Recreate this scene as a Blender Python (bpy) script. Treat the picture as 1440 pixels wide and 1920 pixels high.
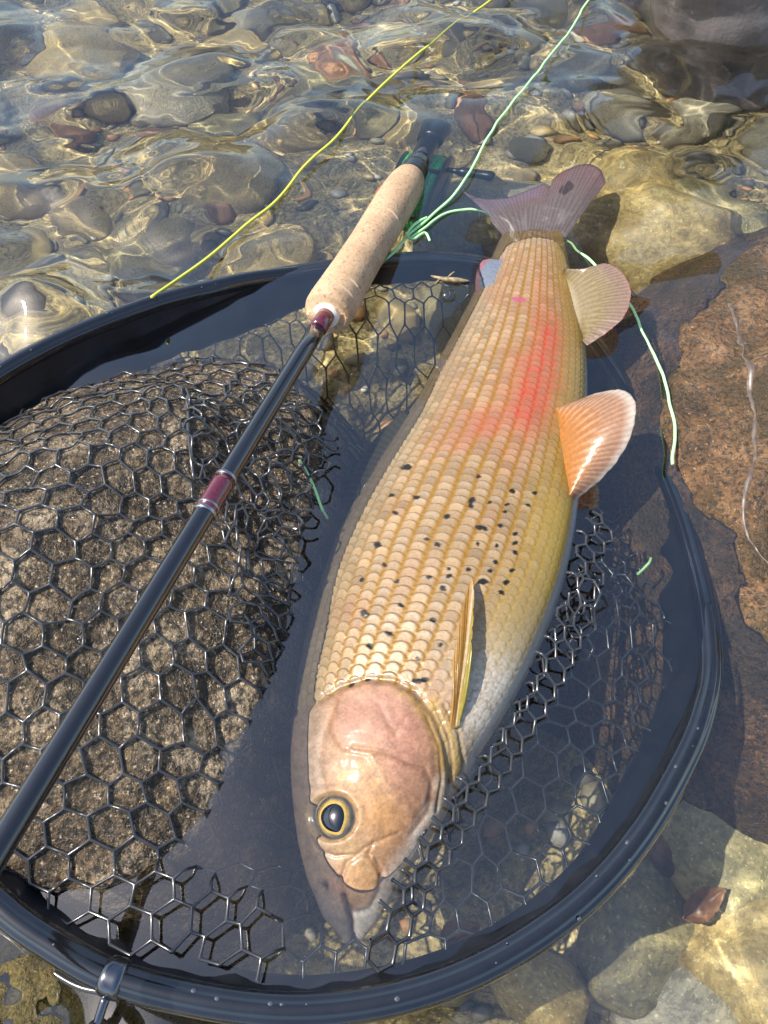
import bpy, bmesh, math, random
import numpy as np
from mathutils import Vector, Matrix
rng = np.random.default_rng(7)
random.seed(7)
sc = bpy.context.scene
for o in list(bpy.data.objects):
    bpy.data.objects.remove(o)
C = sc.collection

# ------------------------------------------------------------------ camera
K = 10.0                                # scene units per metre (one unit is 10 cm)
sc.unit_settings.scale_length = 1.0 / K
F_PX, CAM_H, PITCH = 1442.0, 0.34, math.radians(57.0)
cam_d = bpy.data.cameras.new('camera')
cam_d.sensor_fit = 'VERTICAL'
cam_d.sensor_height = 36.0
cam_d.lens = F_PX / 1920.0 * 36.0
cam_d.clip_start = 0.05
cam_d.clip_end = 2000.0
cam_o = bpy.data.objects.new('camera', cam_d)
C.objects.link(cam_o)
cam_o.location = (0, 0, CAM_H * K)
cam_o.rotation_euler = (math.pi / 2 - PITCH, 0, 0)
sc.camera = cam_o

# ------------------------------------------------------------------ sky and sun
SUN_EL = math.radians(53.0)
SUN_AZ = math.atan2(-1.0, -0.06)          # measured from +Y towards +X: the sun stands to the left
S = Vector((math.sin(SUN_AZ) * math.cos(SUN_EL), math.cos(SUN_AZ) * math.cos(SUN_EL), math.sin(SUN_EL)))
world = bpy.data.worlds.new('World')
sc.world = world
world.use_nodes = True
wt = world.node_tree
sky = wt.nodes.new('ShaderNodeTexSky')
sky.sky_type = 'NISHITA'
sky.sun_disc = False
sky.sun_elevation = SUN_EL
sky.sun_rotation = SUN_AZ
sky.dust_density = 1.5
wt.links.new(sky.outputs[0], wt.nodes['Background'].inputs[0])
wt.nodes['Background'].inputs[1].default_value = 0.15
sun_d = bpy.data.lights.new('sun', 'SUN')
sun_d.energy = 5.0
sun_d.angle = math.radians(0.5)
sun_d.color = (1.0, 0.94, 0.84)
sun_d.cycles.is_caustics_light = True
sun_o = bpy.data.objects.new('sun', sun_d)
C.objects.link(sun_o)
sun_o.location = S * 20
sun_o.rotation_euler = (-S).to_track_quat('-Z', 'Y').to_euler()
vs = sc.view_settings
vs.view_transform = 'Standard'
vs.look = 'None'
vs.exposure = 0.72
vs.gamma = 1.0
vs.use_curve_mapping = False
sc.cycles.max_bounces = 7
sc.cycles.transparent_max_bounces = 10
sc.cycles.use_denoising = True
sc.cycles.sample_clamp_indirect = 6.0
sc.cycles.blur_glossy = 0.3
sc.cycles.use_adaptive_sampling = True
sc.cycles.adaptive_threshold = 0.02

# ------------------------------------------------------------------ pixels to places
_cp, _sp = math.cos(PITCH), math.sin(PITCH)


def at(px, py, z=0.0):
    """The place at height z seen through pixel (px, py); below the water the ray is bent at the surface."""
    dx, dy = (px - 720.0) / F_PX, (960.0 - py) / F_PX
    d = np.array([dx, _cp + dy * _sp, -_sp + dy * _cp])
    d /= np.linalg.norm(d)
    p = np.array([0, 0, CAM_H])
    if z >= 0:
        return p + d * ((CAM_H - z) / -d[2])
    p = p + d * (CAM_H / -d[2])
    h = d[:2] / 1.333
    d2 = np.array([h[0], h[1], -math.sqrt(1 - h @ h)])
    return p + d2 * (z / d2[2])


def project(P):
    """World points (n,3) to photograph pixels (air only)."""
    q = P - np.array([0, 0, CAM_H])
    zc = q[..., 1] * _cp - q[..., 2] * _sp
    yc = q[..., 1] * _sp + q[..., 2] * _cp
    zc = np.maximum(zc, 1e-3)
    return 720 + F_PX * q[..., 0] / zc, 960 - F_PX * yc / zc


# ------------------------------------------------------------------ noise and mesh helpers
def _hash(i, j, k, s):
    n = (i * 374761393 + j * 668265263 + k * 2147483647 + s * 974634533) & 0xFFFFFFFF
    n = ((n ^ (n >> 13)) * 1274126177) & 0xFFFFFFFF
    n = ((n ^ (n >> 16)) * 2246822519) & 0xFFFFFFFF
    return ((n ^ (n >> 15)) & 0xFFFF) / 32767.5 - 1.0


def vn(x, y, z=0.0, s=0):
    x, y, z = np.broadcast_arrays(np.asarray(x, float), np.asarray(y, float), np.asarray(z, float))
    fx, fy, fz = np.floor(x), np.floor(y), np.floor(z)
    i, j, k = fx.astype(np.int64), fy.astype(np.int64), fz.astype(np.int64)
    u, v, w = x - fx, y - fy, z - fz
    u, v, w = u * u * u * (u * (u * 6 - 15) + 10), v * v * v * (v * (v * 6 - 15) + 10), w * w * w * (w * (w * 6 - 15) + 10)
    r = 0
    for a in (0, 1):
        for b in (0, 1):
            for c in (0, 1):
                r = r + _hash(i + a, j + b, k + c, s) * (u if a else 1 - u) * (v if b else 1 - v) * (w if c else 1 - w)
    return r


def fbm(x, y, z=0.0, s=0, octaves=4):
    r, a = 0, 0.5
    for o in range(octaves):
        r = r + a * vn(np.asarray(x) * 2 ** o, np.asarray(y) * 2 ** o, np.asarray(z) * 2 ** o, s + o)
        a *= 0.5
    return r


def sstep(a, b, x):
    t = np.clip((x - a) / (b - a), 0, 1)
    return t * t * (3 - 2 * t)


def seg_dist(X, Y, pts, closed=False):
    """Distance of points to a polyline (2-D)."""
    pts = np.asarray(pts, float)[:, :2]
    n = len(pts)
    best = np.full(np.shape(X), 1e9)
    for a in range(n if closed else n - 1):
        p, q = pts[a], pts[(a + 1) % n]
        d = q - p
        t = np.clip(((X - p[0]) * d[0] + (Y - p[1]) * d[1]) / (d @ d + 1e-18), 0, 1)
        best = np.minimum(best, (X - p[0] - t * d[0]) ** 2 + (Y - p[1] - t * d[1]) ** 2)
    return np.sqrt(best)


def inside(X, Y, poly):
    poly = np.asarray(poly, float)[:, :2]
    r = np.zeros(np.shape(X), bool)
    n = len(poly)
    for a in range(n):
        (x0, y0), (x1, y1) = poly[a], poly[(a + 1) % n]
        if y0 == y1:
            continue
        c = (y0 > Y) != (y1 > Y)
        r ^= c & (X < (x1 - x0) * (Y - y0) / (y1 - y0) + x0)
    return r


def sdist(X, Y, poly):
    """Signed distance to a closed polygon, positive inside."""
    d = seg_dist(X, Y, poly, True)
    return np.where(inside(X, Y, poly), d, -d)


def spline(pts, n, closed=False):
    """Catmull-Rom through pts, n samples evenly spaced by length."""
    P = np.asarray(pts, float)
    m = len(P)
    out = []
    for i in range(m if closed else m - 1):
        if closed:
            a, b, c, d = P[i - 1], P[i], P[(i + 1) % m], P[(i + 2) % m]
        else:
            a, b, c, d = P[max(i - 1, 0)], P[i], P[i + 1], P[min(i + 2, m - 1)]
        t = np.linspace(0, 1, 24, endpoint=False)[:, None]
        out.append(0.5 * (2 * b + (c - a) * t + (2 * a - 5 * b + 4 * c - d) * t ** 2 + (3 * b - a - 3 * c + d) * t ** 3))
    out = np.concatenate(out + [P[:1] if closed else P[-1:]])
    L = np.concatenate([[0], np.cumsum(np.linalg.norm(np.diff(out, axis=0), axis=1))])
    s = np.linspace(0, L[-1], n, endpoint=not closed)
    return np.stack([np.interp(s, L, out[:, k]) for k in range(out.shape[1])], 1)


def mesh(name, V, Q, mat=None, parent=None, col=None, smooth=True, loose=None):
    """One mesh object out of arrays; Q is (n,4) or (n,3) or a list of such arrays."""
    V = np.asarray(V, np.float32).reshape(-1, 3) * np.float32(K)
    Qs = Q if isinstance(Q, list) else [Q]
    me = bpy.data.meshes.new(name)
    me.vertices.add(len(V))
    me.vertices.foreach_set('co', V.ravel())
    idx = np.concatenate([np.asarray(q, np.int32).ravel() for q in Qs])
    tot = np.concatenate([np.full(len(q), np.asarray(q).shape[1], np.int32) for q in Qs])
    me.loops.add(len(idx))
    me.loops.foreach_set('vertex_index', idx)
    me.polygons.add(len(tot))
    me.polygons.foreach_set('loop_start', np.concatenate([[0], np.cumsum(tot)[:-1]]).astype(np.int32))
    me.polygons.foreach_set('loop_total', tot)
    me.update(calc_edges=True)
    me.validate()
    if smooth:
        me.polygons.foreach_set('use_smooth', np.ones(len(me.polygons), bool))
    if col is not None:
        ca = me.color_attributes.new('Col', 'FLOAT_COLOR', 'POINT')
        c = np.ones((len(V), 4), np.float32)
        c[:, :col.reshape(len(V), -1).shape[1]] = col.reshape(len(V), -1)
        ca.data.foreach_set('color', c.ravel())
    if mat:
        me.materials.append(mat)
    o = bpy.data.objects.new(name, me)
    C.objects.link(o)
    if parent:
        o.parent = parent
    o.cycles.is_caustics_receiver = True
    return o


def gridq(nu, nv, wu=False, wv=False, off=0):
    i = np.arange(nu if wu else nu - 1)[:, None]
    j = np.arange(nv if wv else nv - 1)[None, :]
    i2, j2 = (i + 1) % nu, (j + 1) % nv
    return off + np.stack(np.broadcast_arrays(i * nv + j, i2 * nv + j, i2 * nv + j2, i * nv + j2), -1).reshape(-1, 4)


def frames(P, closed=False):
    if closed:
        T = np.roll(P, -1, 0) - np.roll(P, 1, 0)
    else:
        T = np.gradient(P, axis=0)
    T /= np.linalg.norm(T, axis=1)[:, None] + 1e-12
    up = np.array([0, 0, 1.0])
    N = np.cross(T, up)
    bad = np.linalg.norm(N, axis=1) < 1e-3
    N[bad] = [1, 0, 0]
    N /= np.linalg.norm(N, axis=1)[:, None]
    return T, N, np.cross(N, T)


def tube(P, r, sides=12, closed=False, cap=True, prof=None):
    P = np.asarray(P, float)
    n = len(P)
    r = np.broadcast_to(np.asarray(r, float), (n,))
    T, N, B = frames(P, closed)
    a = np.linspace(0, 2 * math.pi, sides, endpoint=False)
    pr = np.ones(sides) if prof is None else prof(a)
    V = P[:, None] + r[:, None, None] * (np.cos(a) * pr)[None, :, None] * N[:, None] + r[:, None, None] * (np.sin(a) * pr)[None, :, None] * B[:, None]
    V = V.reshape(-1, 3)
    Q = [gridq(n, sides, closed, True)]
    if cap and not closed:
        k = len(V)
        V = np.concatenate([V, P[:1], P[-1:]])
        j = np.arange(sides)
        Q.append(np.stack([np.full(sides, k), j, (j + 1) % sides], 1))
        e = (n - 1) * sides
        Q.append(np.stack([np.full(sides, k + 1), e + (j + 1) % sides, e + j], 1))
    return V, Q


def joinparts(parts):
    Vs, Qs, off = [], [], 0
    for V, Q in parts:
        Vs.append(V)
        Qs += [np.asarray(q) + off for q in (Q if isinstance(Q, list) else [Q])]
        off += len(V)
    return np.concatenate(Vs), Qs


def tag(o, label, cat=None, group=None, kind=None):
    o['label'] = label
    if cat:
        o['category'] = cat
    if group:
        o['group'] = group
    if kind:
        o['kind'] = kind
    return o


def empty(name, loc):
    o = bpy.data.objects.new(name, None)
    o.empty_display_size = 0.02
    o.location = Vector(loc) * K
    C.objects.link(o)
    return o


def rel(o, root):
    """Parent o to an Empty and keep its world place."""
    o.parent = root
    o.matrix_parent_inverse = Matrix.Translation(-Vector(root.location))
    return o


# ------------------------------------------------------------------ materials
def mat(name):
    m = bpy.data.materials.new(name)
    m.use_nodes = True
    nt = m.node_tree
    return m, nt, nt.nodes['Principled BSDF'], nt.links


def setp(p, **k):
    names = dict(rough='Roughness', metal='Metallic', spec='Specular IOR Level', coat='Coat Weight', coatr='Coat Roughness', sheen='Sheen Weight', sss='Subsurface Weight', ior='IOR')
    for a, b in k.items():
        p.inputs[names[a]].default_value = b


def ramp(nt, fac, stops):
    r = nt.nodes.new('ShaderNodeValToRGB')
    e = r.color_ramp.elements
    while len(e) < len(stops):
        e.new(0.5)
    for x, (pos, c) in zip(e, stops):
        x.position = pos
        x.color = (*c, 1)
    nt.links.new(fac, r.inputs[0])
    return r.outputs[0]


def noise(nt, scale, detail=6, rough=0.6, vec=None, kind='ShaderNodeTexNoise'):
    n = nt.nodes.new(kind)
    n.inputs['Scale'].default_value = scale / K
    if 'Detail' in n.inputs:
        n.inputs['Detail'].default_value = detail
    if 'Roughness' in n.inputs:
        n.inputs['Roughness'].default_value = rough
    if vec is not None:
        nt.links.new(vec, n.inputs['Vector'])
    return n


def mixc(nt, fac, a, b, mode='MIX'):
    n = nt.nodes.new('ShaderNodeMix')
    n.data_type = 'RGBA'
    n.blend_type = mode
    for sock, val in ((n.inputs[0], fac), (n.inputs[6], a), (n.inputs[7], b)):
        if isinstance(val, (int, float)):
            sock.default_value = val
        elif isinstance(val, tuple):
            sock.default_value = (*val, 1)
        else:
            nt.links.new(val, sock)
    return n.outputs[2]


def bump(nt, p, height, dist, strength=1.0):
    b = nt.nodes.new('ShaderNodeBump')
    b.inputs['Distance'].default_value = dist * K
    b.inputs['Strength'].default_value = strength
    nt.links.new(height, b.inputs['Height'])
    nt.links.new(b.outputs[0], p.inputs['Normal'])


def stone_mat(name, cols, scale=40, rough=0.35, speck=(0.02, 0.02, 0.018), speck_amt=0.5, bumpd=0.0015, algae=None, rnd=0.35):
    m, nt, p, L = mat(name)
    tc = nt.nodes.new('ShaderNodeTexCoord')
    oi = nt.nodes.new('ShaderNodeObjectInfo')
    add = nt.nodes.new('ShaderNodeVectorMath')
    add.operation = 'ADD'
    L.new(tc.outputs['Object'], add.inputs[0])
    sc3 = nt.nodes.new('ShaderNodeVectorMath')
    sc3.operation = 'SCALE'
    sc3.inputs[0].default_value = (7 * K, 3 * K, 5 * K)
    L.new(oi.outputs['Random'], sc3.inputs['Scale'])
    L.new(sc3.outputs[0], add.inputs[1])
    v = add.outputs[0]
    n1 = noise(nt, scale, 8, 0.65, v)
    st = [(0.30 + 0.4 * i / (len(cols) - 1), c) for i, c in enumerate(cols)]
    c = ramp(nt, n1.outputs['Fac'], st)
    n2 = noise(nt, scale * 9, 4, 0.7, v)
    s = ramp(nt, n2.outputs['Fac'], [(0.42, (1, 1, 1)), (0.55, (0, 0, 0))])
    ms = nt.nodes.new('ShaderNodeMath')
    ms.operation = 'MULTIPLY'
    L.new(s, ms.inputs[0])
    ms.inputs[1].default_value = speck_amt
    c = mixc(nt, ms.outputs[0], c, speck)
    n3 = noise(nt, scale * 14, 3, 0.6, v)
    c = mixc(nt, ramp(nt, n3.outputs['Fac'], [(0.6, (0, 0, 0)), (0.7, (0.55, 0.55, 0.55))]), c, tuple(min(1, x * 1.9) for x in cols[-1]))
    if algae:
        n4 = noise(nt, scale * 0.45, 5, 0.6, v)
        c = mixc(nt, ramp(nt, n4.outputs['Fac'], [(0.45, (0, 0, 0)), (0.6, (0.8, 0.8, 0.8))]), c, algae)
    hsv = nt.nodes.new('ShaderNodeHueSaturation')
    mr = nt.nodes.new('ShaderNodeMapRange')
    mr.inputs[3].default_value = 1 - rnd
    mr.inputs[4].default_value = 1 + rnd
    L.new(oi.outputs['Random'], mr.inputs[0])
    L.new(mr.outputs[0], hsv.inputs['Value'])
    L.new(c, hsv.inputs['Color'])
    L.new(hsv.outputs[0], p.inputs['Base Color'])
    setp(p, rough=rough, spec=0.5)
    rr = ramp(nt, n2.outputs['Fac'], [(0.3, (rough * 0.6,) * 3), (0.7, (min(1, rough * 1.6),) * 3)])
    L.new(rr, p.inputs['Roughness'])
    ad = nt.nodes.new('ShaderNodeMath')
    ad.operation = 'MULTIPLY_ADD'
    L.new(n2.outputs['Fac'], ad.inputs[0])
    ad.inputs[1].default_value = 0.35
    L.new(n1.outputs['Fac'], ad.inputs[2])
    bump(nt, p, ad.outputs[0], bumpd)
    return m


M = {}
M['granite'] = stone_mat('wet_granite', [(0.022, 0.015, 0.009), (0.135, 0.093, 0.052), (0.44, 0.34, 0.22)], 34, 0.15, speck_amt=0.85, bumpd=0.009, rnd=0.0)
M['rust'] = stone_mat('rusty_rock', [(0.03, 0.017, 0.007), (0.145, 0.073, 0.027), (0.29, 0.17, 0.085)], 38, 0.28, speck_amt=0.8, bumpd=0.007, algae=(0.035, 0.026, 0.010), rnd=0.0)
M['moss'] = stone_mat('mossy_rock', [(0.03, 0.022, 0.01), (0.12, 0.085, 0.02), (0.22, 0.17, 0.05)], 60, 0.3, bumpd=0.006, algae=(0.05, 0.045, 0.01), rnd=0.0)
M['gold'] = stone_mat('golden_stone', [(0.30, 0.20, 0.065), (0.57, 0.42, 0.16), (0.70, 0.56, 0.29)], 30, 0.5, speck_amt=0.35, rnd=0.25)
M['grey'] = stone_mat('grey_stone', [(0.22, 0.195, 0.125), (0.42, 0.37, 0.25), (0.58, 0.52, 0.37)], 35, 0.5, speck_amt=0.4, rnd=0.22)
M['olive'] = stone_mat('olive_stone', [(0.13, 0.11, 0.05), (0.32, 0.27, 0.12), (0.50, 0.43, 0.22)], 35, 0.5, speck_amt=0.4, rnd=0.35)
M['orange'] = stone_mat('orange_stone', [(0.22, 0.10, 0.03), (0.42, 0.20, 0.07), (0.55, 0.33, 0.16)], 35, 0.5, speck_amt=0.3, rnd=0.25)
M['bed'] = stone_mat('bed_gravel', [(0.17, 0.13, 0.055), (0.42, 0.32, 0.13), (0.60, 0.48, 0.24)], 30, 0.7, speck_amt=0.6, bumpd=0.004, rnd=0.0)


def simple(name, col, rough=0.4, metal=0.0, coat=0.0, nscale=0, namt=0.2, bumpd=0.0, bscale=None, spec=0.5):
    m, nt, p, L = mat(name)
    setp(p, rough=rough, metal=metal, coat=coat, spec=spec)
    if nscale:
        tc = nt.nodes.new('ShaderNodeTexCoord')
        n = noise(nt, nscale, 5, 0.6, tc.outputs['Object'])
        c = ramp(nt, n.outputs['Fac'], [(0.3, tuple(x * (1 - namt) for x in col)), (0.7, tuple(min(1, x * (1 + namt)) for x in col))])
        L.new(c, p.inputs['Base Color'])
        if bumpd:
            nb = noise(nt, bscale or nscale, 5, 0.6, tc.outputs['Object'])
            bump(nt, p, nb.outputs['Fac'], bumpd)
    else:
        p.inputs['Base Color'].default_value = (*col, 1)
    return m


M['hoop'] = simple('black_frame', (0.006, 0.0065, 0.008), 0.10, coat=1.0, nscale=120, namt=0.3, bumpd=0.0001)
M['collar'] = simple('black_collar', (0.012, 0.013, 0.016), 0.34, nscale=60, namt=0.3, bumpd=0.0006)
M['cord'] = simple('black_rubber_cord', (0.030, 0.031, 0.034), 0.22, coat=0.8)
M['blank'] = simple('black_blank', (0.008, 0.008, 0.010), 0.12, coat=1.0)
M['burgundy'] = simple('burgundy_wrap', (0.085, 0.008, 0.018), 0.15, coat=1.0, nscale=500, namt=0.3)
M['silver'] = simple('silver_trim', (0.35, 0.35, 0.36), 0.3, metal=1.0)
M['ivory'] = simple('ivory_check', (0.75, 0.68, 0.58), 0.4)
M['black_metal'] = simple('black_anodised', (0.015, 0.017, 0.022), 0.28, metal=0.3, coat=0.3)
M['copper'] = simple('copper_knob', (0.45, 0.12, 0.05), 0.35, metal=0.4)
M['green_line'] = simple('green_coiled_line', (0.08, 0.62, 0.20), 0.4, nscale=300, namt=0.3)
M['mint'] = simple('mint_fly_line', (0.42, 0.80, 0.36), 0.35)
M['yellow'] = simple('yellow_fly_line', (0.55, 0.57, 0.07), 0.35)
M['steel'] = simple('wet_steel', (0.16, 0.165, 0.18), 0.2, metal=1.0)
M['wader'] = simple('grey_wader_cloth', (0.115, 0.10, 0.095), 0.32, coat=0.3, nscale=25, namt=0.4, bumpd=0.002, bscale=60)
M['boot'] = simple('dark_boot', (0.02, 0.02, 0.022), 0.5, nscale=60, namt=0.4, bumpd=0.001)
M['leaf'] = simple('sunken_leaf', (0.17, 0.085, 0.04), 0.45, nscale=90, namt=0.5, bumpd=0.0006)
M['twig'] = simple('pale_twig', (0.22, 0.16, 0.085), 0.5, nscale=350, namt=0.85, bumpd=0.0004)


def cork_mat():
    m, nt, p, L = mat('cork')
    tc = nt.nodes.new('ShaderNodeTexCoord')
    mp = nt.nodes.new('ShaderNodeMapping')
    mp.inputs['Scale'].default_value = (1, 1, 1)
    L.new(tc.outputs['Object'], mp.inputs['Vector'])
    n1 = noise(nt, 70, 5, 0.6, mp.outputs[0])
    c = ramp(nt, n1.outputs['Fac'], [(0.3, (0.43, 0.28, 0.165)), (0.7, (0.54, 0.38, 0.235))])
    n2 = noise(nt, 520, 3, 0.6, mp.outputs[0])
    c = mixc(nt, ramp(nt, n2.outputs['Fac'], [(0.56, (0, 0, 0)), (0.66, (0.8, 0.8, 0.8))]), c, (0.24, 0.12, 0.06))
    v = noise(nt, 300, kind='ShaderNodeTexVoronoi', vec=mp.outputs[0])
    c = mixc(nt, ramp(nt, v.outputs['Distance'], [(0.0, (0.3, 0.3, 0.3)), (0.25, (0, 0, 0))]), c, (0.40, 0.20, 0.10))
    at_ = nt.nodes.new('ShaderNodeAttribute')
    at_.attribute_name = 'Col'
    c = mixc(nt, 1.0, c, at_.outputs['Color'], 'MULTIPLY')
    L.new(c, p.inputs['Base Color'])
    setp(p, rough=0.6, spec=0.3)
    bump(nt, p, n2.outputs['Fac'], 0.0004)
    return m


M['cork'] = cork_mat()


def vcol_mat(name, rough=None, coat=0.5, trans=0.0, metal=0.0, nscale=900, bumpd=0.00015, sss=0.0):
    m, nt, p, L = mat(name)
    a = nt.nodes.new('ShaderNodeAttribute')
    a.attribute_name = 'Col'
    tc = nt.nodes.new('ShaderNodeTexCoord')
    n = noise(nt, nscale, 4, 0.6, tc.outputs['Object'])
    c = mixc(nt, 1.0, a.outputs['Color'], ramp(nt, n.outputs['Fac'], [(0.3, (0.82, 0.82, 0.82)), (0.7, (1.12, 1.12, 1.12))]), 'MULTIPLY')
    L.new(c, p.inputs['Base Color'])
    setp(p, rough=rough or 0.3, coat=coat, coatr=0.14, metal=metal, spec=0.5)
    if rough is None:                       # the attribute's alpha holds the roughness
        L.new(a.outputs['Alpha'], p.inputs['Roughness'])
    bump(nt, p, n.outputs['Fac'], bumpd)
    if trans:
        t = nt.nodes.new('ShaderNodeBsdfTranslucent')
        L.new(c, t.inputs['Color'])
        tp = nt.nodes.new('ShaderNodeBsdfTransparent')
        m1 = nt.nodes.new('ShaderNodeMixShader')
        m1.inputs[0].default_value = trans
        L.new(p.outputs[0], m1.inputs[1])
        L.new(t.outputs[0], m1.inputs[2])
        m2 = nt.nodes.new('ShaderNodeMixShader')
        L.new(a.outputs['Alpha'], m2.inputs[0])
        L.new(tp.outputs[0], m2.inputs[1])
        L.new(m1.outputs[0], m2.inputs[2])
        L.new(m2.outputs[0], nt.nodes['Material Output'].inputs[0])
    return m


M['skin'] = vcol_mat('fish_skin', None, 0.12, metal=0.10, bumpd=0.00012)
M['fin'] = vcol_mat('fin_membrane', 0.28, 0.5, trans=0.55, nscale=500)
M['eye'] = vcol_mat('fish_eye', 0.08, 1.0, bumpd=0.0)


def water_mat():
    m, nt, p, L = mat('clear_water')
    nt.nodes.remove(p)
    g = nt.nodes.new('ShaderNodeBsdfGlass')
    g.inputs['IOR'].default_value = 1.333
    g.inputs['Roughness'].default_value = 0.0
    g.inputs['Color'].default_value = (0.97, 0.985, 0.96, 1)
    r = nt.nodes.new('ShaderNodeBsdfGlossy')
    r.inputs['Roughness'].default_value = 0.02
    mx = nt.nodes.new('ShaderNodeMixShader')
    mx.inputs[0].default_value = 0.11
    L.new(g.outputs[0], mx.inputs[1])
    L.new(r.outputs[0], mx.inputs[2])
    L.new(mx.outputs[0], nt.nodes['Material Output'].inputs[0])
    return m


M['water'] = water_mat()

# ------------------------------------------------------------------ the net hoop's path (needed by the water, too)
HOOP = [(-235, 1150, .020), (-200, 930, .020), (-110, 790, .020), (0, 702, .017), (140, 628, .013), (290, 570, .009), (400, 541, .005), (480, 524, .000),
        (590, 504, -.008), (700, 490, -.015), (820, 484, -.024), (930, 500, -.034), (1040, 560, -.040), (1130, 660, -.036), (1195, 770, -.026), (1250, 895, -.014),
        (1290, 1005, -.010), (1322, 1130, -.007), (1332, 1250, -.003), (1315, 1340, .003), (1280, 1428, .006), (1200, 1566, .008), (1090, 1690, .008),
        (940, 1795, .008), (780, 1862, .008), (600, 1893, .008), (420, 1883, .009), (220, 1835, .010), (90, 1765, .012), (0, 1697, .014), (-100, 1590, .016), (-190, 1400, .018)]
hoop_pts = spline([at(*p) for p in HOOP], 320, True)
hoop_xy = hoop_pts[::3, :2]


class Rock:
    """A boulder as a height field over a star-shaped outline drawn at the water line."""

    def __init__(s, centre, outline, H, power=2.5, slope=1.0, amp=0.006, seed=1, zref=0.0, floor=-0.26):
        s.c = at(*centre, max(zref, 0))[:2]
        o = np.array([at(x, y, zref) for x, y in outline])[:, :2] - s.c
        a = np.arctan2(o[:, 1], o[:, 0])
        r = np.hypot(o[:, 0], o[:, 1])
        k = np.argsort(a)
        a, r = a[k], r[k]
        s.a = np.concatenate([a - 2 * math.pi, a, a + 2 * math.pi])
        s.r = np.concatenate([r, r, r])
        s.H, s.p, s.slope, s.amp, s.seed, s.z0, s.floor = H, power, slope, amp, seed, zref, floor

    def R(s, a):
        return sum(np.interp(a + d, s.a, s.r) for d in (-.16, -.08, 0, .08, .16)) / 5

    def height(s, x, y):
        dx, dy = x - s.c[0], y - s.c[1]
        d = np.hypot(dx, dy)
        R = s.R(np.arctan2(dy, dx))
        q = d / R
        z = np.where(q < 1, s.H * (1 - np.minimum(q, 1) ** s.p), -s.slope * (q - 1) * R * (1 + 1.2 * np.maximum(q - 1, 0)))
        n = s.amp * fbm(x * 26, y * 26, 0.3, s.seed, 5) * 2 + s.amp * 0.4 * np.abs(vn(x * 70, y * 70, 0, s.seed + 9)) + s.amp * 0.22 * vn(x * 190, y * 190, 0, s.seed + 11)
        return np.maximum(s.z0 + z + n, s.floor)

    def build(s, name, m, nr=110, na=220, qmax=2.2):
        q = np.linspace(0.0, 1, nr) ** 0.8 * qmax
        a = np.linspace(-math.pi, math.pi, na, endpoint=False)
        R = s.R(a)
        X = s.c[0] + q[:, None] * R * np.cos(a)
        Y = s.c[1] + q[:, None] * R * np.sin(a)
        Z = s.height(X, Y)
        o = Vector((s.c[0], s.c[1], 0)) * K
        ob = mesh(name, np.stack([X - s.c[0], Y - s.c[1], Z], -1), gridq(nr, na, False, True), m)
        ob.location = o
        return ob


rock_left = Rock((60, 1120), [(-320, 900), (-150, 850), (0, 800), (120, 742), (300, 690), (480, 662), (580, 730), (600, 860), (560, 1000), (545, 1120), (500, 1260), (430, 1410), (365, 1560),
                               (330, 1650), (200, 1640), (0, 1660), (-250, 1620), (-420, 1250)], 0.052, 1.6, 2.2, 0.0045, 3)
rock_right = Rock((1620, 860), [(1440, 445), (1370, 520), (1300, 585), (1275, 700), (1290, 860), (1320, 960), (1365, 1080), (1420, 1200), (1500, 1270), (1650, 1300), (1900, 1250), (2000, 900), (1900, 550), (1650, 430)],
                  0.026, 1.5, 0.95, 0.005, 14)
rock_moss = Rock((-60, 1930), [(-40, 1760), (60, 1790), (130, 1825), (165, 1880), (150, 1960), (60, 2060), (-150, 2080), (-300, 1950), (-220, 1780)], 0.011, 1.6, 1.2, 0.006, 25)

# ------------------------------------------------------------------ stream bed


def bed_z(x, y):
    return -0.125 + 0.012 * vn(x * 4, y * 4, 0, 41) + 0.006 * fbm(x * 18, y * 18, 0, 43) + 0.02 * sstep(0.10, 0.45, x) * sstep(0.55, 0.2, y) - 0.01 * sstep(0.5, 1.2, y) - 0.07 * sstep(0.02, 0.09, sdist(x, y, hoop_xy))


def stretched(lo, hi, step, far, n):
    core = np.arange(lo, hi + step / 2, step)
    g = (far / step) ** (1.0 / n)
    out = step * np.cumsum(g ** np.arange(1, n + 1) * 1.0)
    out = out / out[-1] * far
    return np.concatenate([lo - out[::-1], core, hi + out])


gx, gy = stretched(-0.6, 0.6, 0.006, 30, 40), stretched(-0.25, 1.2, 0.006, 30, 40)
X, Y = np.meshgrid(gx, gy, indexing='ij')
bed = mesh('stream_bed', np.stack([X, Y, bed_z(X, Y)], -1), gridq(len(gx), len(gy)), M['bed'])
tag(bed, 'olive brown gravelly bed under the clear water', kind='structure')

# ------------------------------------------------------------------ water
WAVES = []
for k in range(80):
    lam = 0.012 * (0.16 / 0.012) ** rng.random()
    th = rng.normal(math.radians(80), 0.75)
    WAVES.append((2 * math.pi / lam * math.cos(th), 2 * math.pi / lam * math.sin(th), rng.random() * 6.283, 6.0 * (0.05 / 6.2832) ** 2 * (lam / 0.05) ** 1.72))


def wave_mask(x, y):
    d = sdist(x, y, hoop_xy)
    m = 1 - 0.86 * sstep(-0.03, 0.02, d)
    m *= 1 - 0.55 * sstep(0.08, 0.22, x) * sstep(0.62, 0.35, y)
    m *= 1 - 0.5 * sstep(0.30, 0.0, y)
    q0 = at(880, 390, 0)
    m *= 1 - 0.80 * sstep(0.19, 0.07, np.hypot(x - q0[0], (y - q0[1]) * .8))
    m *= 0.75 + 0.45 * vn(x * 6, y * 6, 0, 77)
    return np.maximum(m, 0.03)


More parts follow.
